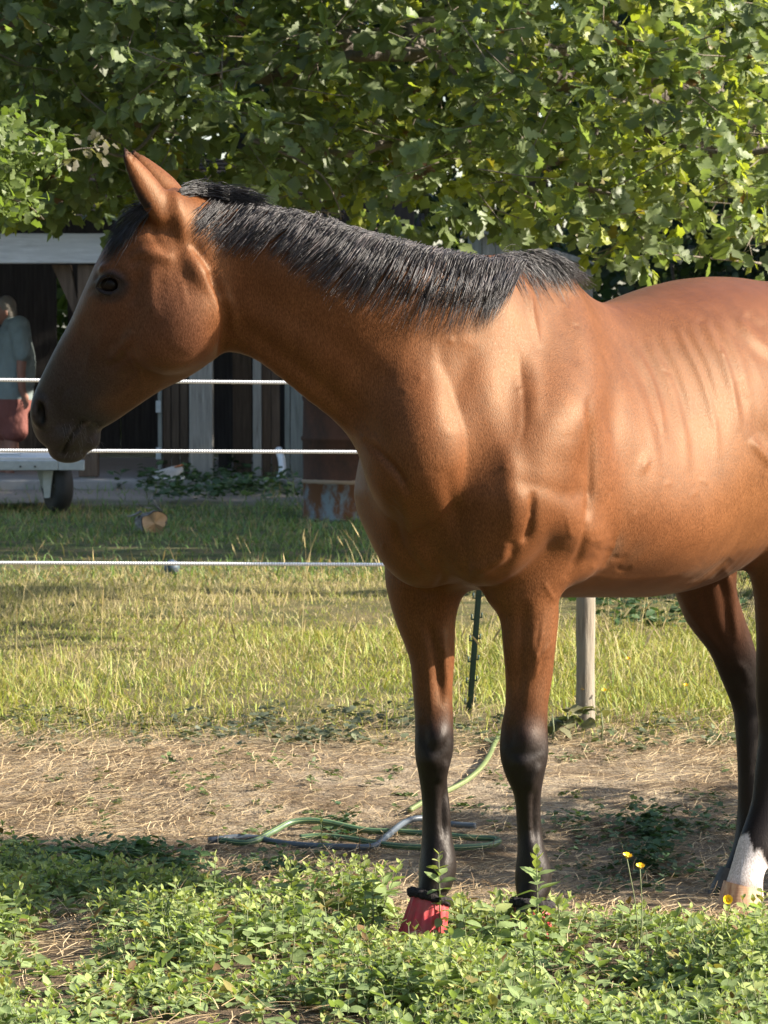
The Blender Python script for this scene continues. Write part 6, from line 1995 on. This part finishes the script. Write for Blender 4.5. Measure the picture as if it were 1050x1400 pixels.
def mint_shape(h, r, seed_lean=None, step=0.0205):
    """stem points and leaves (pos, dir, normal, size) of one mint shoot rooted at the origin"""
    lean = rng.normal(0, 0.16, 2) if seed_lean is None else np.array(seed_lean)
    stem = []
    for u in np.linspace(0, 1, 5): stem.append((lean[0] * h * u ** 1.5, lean[1] * h * u ** 1.5, h * u))
    stem = np.array(stem)
    nn = max(3, int(h / step)); L = []
    a0 = rng.uniform(0, math.pi)
    for k in range(nn):
        u = (k + 1) / nn
        c = np.array([np.interp(u, np.linspace(0, 1, 5), stem[:, i]) for i in range(3)])
        s = r * np.interp(u, [0, 0.25, 0.6, 0.85, 1.0], [0.55, 0.95, 1.0, 0.72, 0.42]) * rng.uniform(0.8, 1.15)
        for q in (0, 1):
            a = a0 + k * math.pi / 2 + q * math.pi + rng.normal(0, 0.2)
            el = np.interp(u, [0, 0.5, 0.85, 1.0], [-0.30, 0.08, 0.60, 1.05]) + rng.normal(0, 0.28)
            d = np.array((math.cos(a) * math.cos(el), math.sin(a) * math.cos(el), math.sin(el)))
            nz_ = np.array((-math.cos(a) * math.sin(el), -math.sin(a) * math.sin(el), math.cos(el))) + rng.normal(0, 0.30, 3)
            L.append((c, d, nz_, s, u))
    return stem, L
def mint_col(u):
    c = np.array((0.235, 0.305, 0.128)) * rng.uniform(0.72, 1.22)
    if u > 0.8: c = np.array((0.31, 0.36, 0.13)) * rng.uniform(0.85, 1.15)
    if rng.random() < 0.05: c = np.array((0.26, 0.22, 0.08))
    if rng.random() < 0.02: c = np.array((0.16, 0.10, 0.05))
    return c
m_ = Nodes('mint_stem'); m_.pbsdf(**{'Base Color': (0.15, 0.17, 0.075), 'Roughness': 0.6}); M_MSTEM = m_.m

def mint_density(X, Y):
    """how thickly mint covers the spot seen at picture position X, Y"""
    top = np.interp(X, [-100, 0, 150, 270, 330, 430, 520, 600, 700, 850, 1000, 1150], [1165, 1168, 1185, 1190, 1195, 1215, 1225, 1232, 1240, 1250, 1262, 1268])
    d = np.clip((Y - top) / 26.0, 0, 1)
    bare = np.exp(-(((X - 85) / 45) ** 2 + ((Y - 1290) / 42) ** 2)) + 0.8 * np.exp(-(((X - 40) / 60) ** 2 + ((Y - 1378) / 20) ** 2)) + 0.6 * np.exp(-(((X - 310) / 45) ** 2 + ((Y - 1282) / 16) ** 2))
    d = d * np.clip(1 - 1.25 * bare, 0.02, 1)
    return d

def mint_patch():
    x, y = scatter(18500, 6.6, 10.2, 0.42, 0.9)
    z = ground_z(x, y)
    X, Y = to_px(np.stack((x, y, z), 1))
    d = mint_density(X, Y) * np.clip(0.55 + 1.7 * vnoise(x, y, 6.5, 51), 0.07, 1)
    k = rng.random(len(x)) < np.maximum(d * 0.50, 0.45 * ((X > 690) & (X < 765) & (Y > 1268) & (Y < 1318)))
    # leave room round the hooves and the coil of hose
    feet = [rf_b, nf_b]
    k &= ~((X > 540) & (X < 614) & (Y > 1225) & (Y < 1292) & (rng.random(len(x)) < 0.92))
    for f in feet: k &= (x - f[0]) ** 2 + (y - f[1]) ** 2 > 0.070 ** 2
    x, y, z, X, Y = x[k], y[k], z[k], X[k], Y[k]
    h = 0.030 + 0.135 * np.clip(0.40 + 1.1 * vnoise(x, y, 5.5, 52), 0, 1.25) * rng.uniform(0.5, 1.2, len(x))
    h *= np.clip(mint_density(X, Y), 0.4, 1)
    nfz = (X > 690) & (X < 765) & (Y > 1268) & (Y < 1318); h = np.where(nfz, np.maximum(h, 0.085), h)
    low = (X > 530) & (X < 625) & (Y > 1225) & (Y < 1345); h = np.where(low, np.minimum(h, 0.028), h)
    pos, dr, nr, sz, cl = [], [], [], [], []
    st = Geo()
    for i in range(len(x)):
        r = rng.uniform(0.026, 0.052)
        stem, L = mint_shape(h[i], r)
        b = np.array((x[i], y[i], z[i] - 0.003))
        st.tube(stem + b, [0.0014, 0.0013, 0.0012, 0.001, 0.0008], 3, False)
        hue = rng.uniform(0.8, 1.2)
        for c, d_, n_, s, u in L:
            pos.append(b + c); dr.append(d_); nr.append(n_); sz.append(s); cl.append(mint_col(u) * hue)
    o = np.zeros(3)
    lv = bulk_leaves('mint_leaves', np.array(pos), frames(np.array(dr), np.array(nr)), np.array(sz), np.array(cl), MINT_T, M_MINT, None, o)
    tag(lv, 'thick low carpet of green mint across the front of the picture', kind='stuff')
    stm = st.build('mint_stems', M_MSTEM, lv, smooth=True); tag(stm, kind='stuff')
    print('MINT', len(x), len(pos))
mint_patch()

# shoots that stand out one by one
MINT_VAR = []
for t in range(3):
    for q in range(4):
        me = new_mesh('leaf', MINT_T[t][0], MINT_T[t][1]); color_attr(me, np.repeat((np.array((0.235, 0.305, 0.128)) * (0.8, 0.95, 1.1, 1.0)[q] * (np.array((1.4, 1.2, 1.1)) if q == 3 else 1))[None], len(MINT_T[t][0]), 0)); me.materials.append(M_MINT)
        MINT_VAR.append(me)
def mint_plant(px, py, h, r, label, group=None, lean=None):
    b = G(px, py)
    e = empty('mint_plant', b); tag(e, label, 'mint plant', group)
    stem, L = mint_shape(h, r * 1.4, lean, 0.0165)
    g2 = Geo(); g2.tube(stem, [0.0022, 0.002, 0.0018, 0.0015, 0.001], 5); g2.build('stem', M_MSTEM, e, smooth=True)
    for c, d_, n_, s, u in L:
        R = frames(np.array([d_]), np.array([n_]))[0]
        o = bpy.data.objects.new('leaf', MINT_VAR[int(rng.integers(0, 3)) * 4 + (3 if u > 0.8 else int(rng.integers(0, 3)))])
        COL.objects.link(o); o.parent = e
        o.matrix_local = Matrix([list(R[i] * s) + [c[i]] for i in range(3)] + [[0, 0, 0, 1]])
MG = 'mint shoots standing out of the foreground patch'
mint_plant(602, 1285, 0.205, 0.034, 'tall pale mint shoot standing just right of the red boot', MG, (-0.02, 0.05))
mint_plant(736, 1300, 0.225, 0.042, 'tallest mint shoot, in front of the fetlock of the near foreleg', MG, (-0.02, 0.06))
mint_plant(680, 1318, 0.135, 0.046, 'broad leaved dark mint shoot between the two fore hooves', MG, (-0.05, 0.0))
mint_plant(640, 1325, 0.16, 0.032, 'bushy mint shoot between the red boot and the broad leaved mint', MG)
mint_plant(292, 1262, 0.17, 0.030, 'upright mint shoot in front of the left end of the grey hose', MG, (0.03, 0))
mint_plant(198, 1240, 0.13, 0.030, 'mint shoot left of the hose on the edge of the dry hay', MG)
mint_plant(500, 1275, 0.15, 0.030, 'mint shoot in front of the coiled hose, left of the red boot', MG)
mint_plant(385, 1290, 0.10, 0.044, 'low broad leaved mint shoot below the middle of the hose coil', MG)
mint_plant(540, 1300, 0.075, 0.030, 'short mint shoot touching the toe of the red boot', MG)
mint_plant(708, 1292, 0.10, 0.044, 'leafy mint shoot hiding the boot of the near foreleg', MG)
mint_plant(765, 1300, 0.12, 0.034, 'mint shoot close behind the leaning one, right of the near fetlock', MG)
mint_plant(775, 1330, 0.14, 0.034, 'mint shoot leaning right beside the near foreleg', MG, (0.3, 0))
mint_plant(440, 1160, 0.075, 0.026, 'single small dark mint shoot standing in the hay behind the hose', MG)
mint_plant(735, 1362, 0.15, 0.034, 'mint shoot below the tallest one, at the bottom of the picture', MG)
# darker weeds on the trodden ground -----------------------------------------------------------
def weeds():
    pos, dr, nr, sz, cl = [], [], [], [], []
    def clump(px, py, n, spread, hgt, size, colr):
        g0 = G(px, py)
        for k in range(n):
            b = g0 + np.array((rng.normal(0, spread), rng.normal(0, spread * 1.6), 0)); b[2] = float(ground_z(b[0], b[1]))
            hh = rng.uniform(0.2, 1.0) * hgt
            for q in range(int(rng.integers(3, 6))):
                a = rng.uniform(0, 6.28)
                pos.append(b + np.array((0, 0, hh * rng.uniform(0.4, 1)))); dr.append(np.array((math.cos(a), math.sin(a), rng.uniform(-0.2, 0.6))))
                nr.append(np.array((0, 0, 1.0)) + rng.normal(0, 0.35, 3)); sz.append(size * rng.uniform(0.6, 1.3)); cl.append(np.array(colr) * rng.uniform(0.65, 1.3))
    for k in range(34):
        clump(rng.uniform(770, 1000), rng.uniform(1112, 1222), 7, 0.05, 0.05, 0.023, (0.085, 0.13, 0.065))
    for k in range(10): clump(rng.uniform(872, 912), rng.uniform(1130, 1195), 10, 0.03, 0.10, 0.030, (0.055, 0.105, 0.05))
    for k in range(8): clump(rng.uniform(330, 430), rng.uniform(1182, 1205), 7, 0.03, 0.06, 0.026, (0.07, 0.12, 0.05))
    for k in range(10): clump(rng.uniform(440, 480), rng.uniform(1130, 1150), 6, 0.025, 0.04, 0.022, (0.045, 0.085, 0.04))
    for k in range(26): clump(rng.uniform(-10, 560), 985 + rng.uniform(-8, 42) , 7, 0.05, 0.06, 0.028, (0.11, 0.125, 0.075))
    for k in range(16): clump(rng.uniform(240, 520), rng.uniform(985, 1020), 7, 0.05, 0.08, 0.030, (0.095, 0.11, 0.075))
    for k in range(18): clump(rng.uniform(620, 1010), rng.uniform(992, 1026), 7, 0.05, 0.06, 0.028, (0.11, 0.13, 0.07))
    for k in range(64): clump(rng.uniform(0, 1000), rng.uniform(1030, 1150), 4, 0.03, 0.03, 0.022, (0.10, 0.14, 0.05))
    for k in range(50): clump(rng.uniform(-10, 270), rng.uniform(1172, 1222), 10, 0.04, 0.07, 0.030, (0.085, 0.145, 0.055))
    for k in range(16): clump(rng.uniform(790, 1040), rng.uniform(800, 860), 9, 0.12, 0.12, 0.05, (0.05, 0.09, 0.035))
    for k in range(26): clump(rng.uniform(200, 420), rng.uniform(655, 690), 10, 0.15, 0.22, 0.07, (0.05, 0.09, 0.035))
    lv = bulk_leaves('low_weeds', np.array(pos), frames(np.array(dr), np.array(nr)), np.array(sz), np.array(cl), HAW_T, M_WEED, None, np.zeros(3))
    tag(lv, 'low dark leafy weeds on the trodden ground', kind='stuff')
weeds()
def dock(px, py, n, size, label):
    b = G(px, py); e = empty('wilted_dock', b); tag(e, label, 'weed')
    g2 = Geo(); g2.tube([(0, 0, 0), (0.005, 0, 0.05), (0.0, 0, 0.10)], [0.004, 0.003, 0.002], 5); g2.build('stem', M_MSTEM, e, smooth=True)
    me = new_mesh('leaf', *leaf_template([0.05, 0.30, 0.42, 0.40, 0.25, 0.03], 0.3, 0.45, 0.2)); color_attr(me, np.repeat(np.array([[0.16, 0.155, 0.085]]), 18, 0)); me.materials.append(M_WEED)
    me2 = me.copy(); me2.color_attributes['Col'].data.foreach_set('color', np.tile(np.array((0.085, 0.11, 0.05, 1), np.float32), 18))
    for k in range(n):
        a = rng.uniform(0, 6.28); el = rng.uniform(-0.3, 0.7)
        d_ = np.array((math.cos(a) * math.cos(el), math.sin(a) * math.cos(el), math.sin(el)))
        R = frames(np.array([d_]), np.array([(0, 0, 1.0) + rng.normal(0, 0.3, 3)]))[0]
        s = size * rng.uniform(0.6, 1.2); c = np.array((0.02 * math.cos(a), 0.02 * math.sin(a), rng.uniform(0.03, 0.11)))
        o = bpy.data.objects.new('leaf', me if k % 2 else me2); COL.objects.link(o); o.parent = e
        o.matrix_local = Matrix([list(R[i] * s) + [c[i]] for i in range(3)] + [[0, 0, 0, 1]])
dock(775, 1010, 11, 0.075, 'wilted broad leaved weed at the foot of the wooden fence post')
dock(822, 1014, 6, 0.055, 'smaller grey green weed just right of the wooden fence post')
dock(755, 1016, 6, 0.06, 'drooping weed between the near foreleg and the fence post')

# buttercups ------------------------------------------------------------------------------------
m_ = Nodes('buttercup_petal'); m_.pbsdf(**{'Base Color': (0.80, 0.52, 0.015), 'Roughness': 0.3}); M_PETAL = m_.m
m_ = Nodes('buttercup_centre'); m_.pbsdf(**{'Base Color': (0.55, 0.33, 0.02), 'Roughness': 0.7}); M_PCEN = m_.m
PET = new_mesh('petal', *leaf_template([0.12, 0.34, 0.48, 0.46, 0.22], 0.25, -0.35)); PET.materials.append(M_PETAL)
def buttercup(fx, fy, bx, by, size, label, tilt=(0.0, -0.5, 0.9)):
    b = G(bx, by); t = P(fx, fy, b[1] - 0.02)
    e = empty('buttercup', b); tag(e, label, 'buttercup', 'yellow buttercups')
    g2 = Geo(); mid = 0.5 * (t - b) + np.array((0.01, 0, 0.0)); g2.tube(spline(np.array([(0, 0, 0), mid, t - b]), 8), 0.0013, 5); g2.build('stem', M_MSTEM, e, smooth=True)
    up = np.array(tilt, float); up /= np.linalg.norm(up)
    s = np.cross(up, (0.3, 1, 0.1)); s /= np.linalg.norm(s); w = np.cross(up, s)
    for k in range(5):
        a = 2 * math.pi * k / 5
        d_ = (s * math.cos(a) + w * math.sin(a)) * 0.9 + up * 0.35
        R = frames(np.array([d_]), np.array([up]))[0]
        o = bpy.data.objects.new('petal', PET); COL.objects.link(o); o.parent = e; c = t - b
        o.matrix_local = Matrix([list(R[i] * size) + [c[i]] for i in range(3)] + [[0, 0, 0, 1]])
    v_, f_ = uv_ball0(size * 0.28, 8, 6); link('centre', new_mesh('centre', v_ + (t - b) + up * size * 0.15, f_), M_PCEN, e)
buttercup(857, 1173, 872, 1330, 0.013, 'yellow buttercup on a tall stem, upper of the pair right of the near foreleg', (0.2, -0.3, 0.9))
buttercup(875, 1187, 868, 1335, 0.012, 'yellow buttercup on a tall stem, lower of the pair right of the near foreleg', (0.1, -0.4, 0.9))
buttercup(995, 1231, 1000, 1290, 0.014, 'yellow buttercup in front of the pale hind hoof', (0.0, -0.9, 0.4))
buttercup(797, 943, 799, 1000, 0.010, 'yellow buttercup in front of the wooden fence post')
buttercup(826, 945, 832, 1000, 0.010, 'yellow buttercup in the grass just right of the fence post')
buttercup(859, 902, 862, 960, 0.011, 'yellow buttercup in the grass below the belly')
buttercup(938, 938, 940, 990, 0.010, 'yellow buttercup in the grass beside the far hind leg')
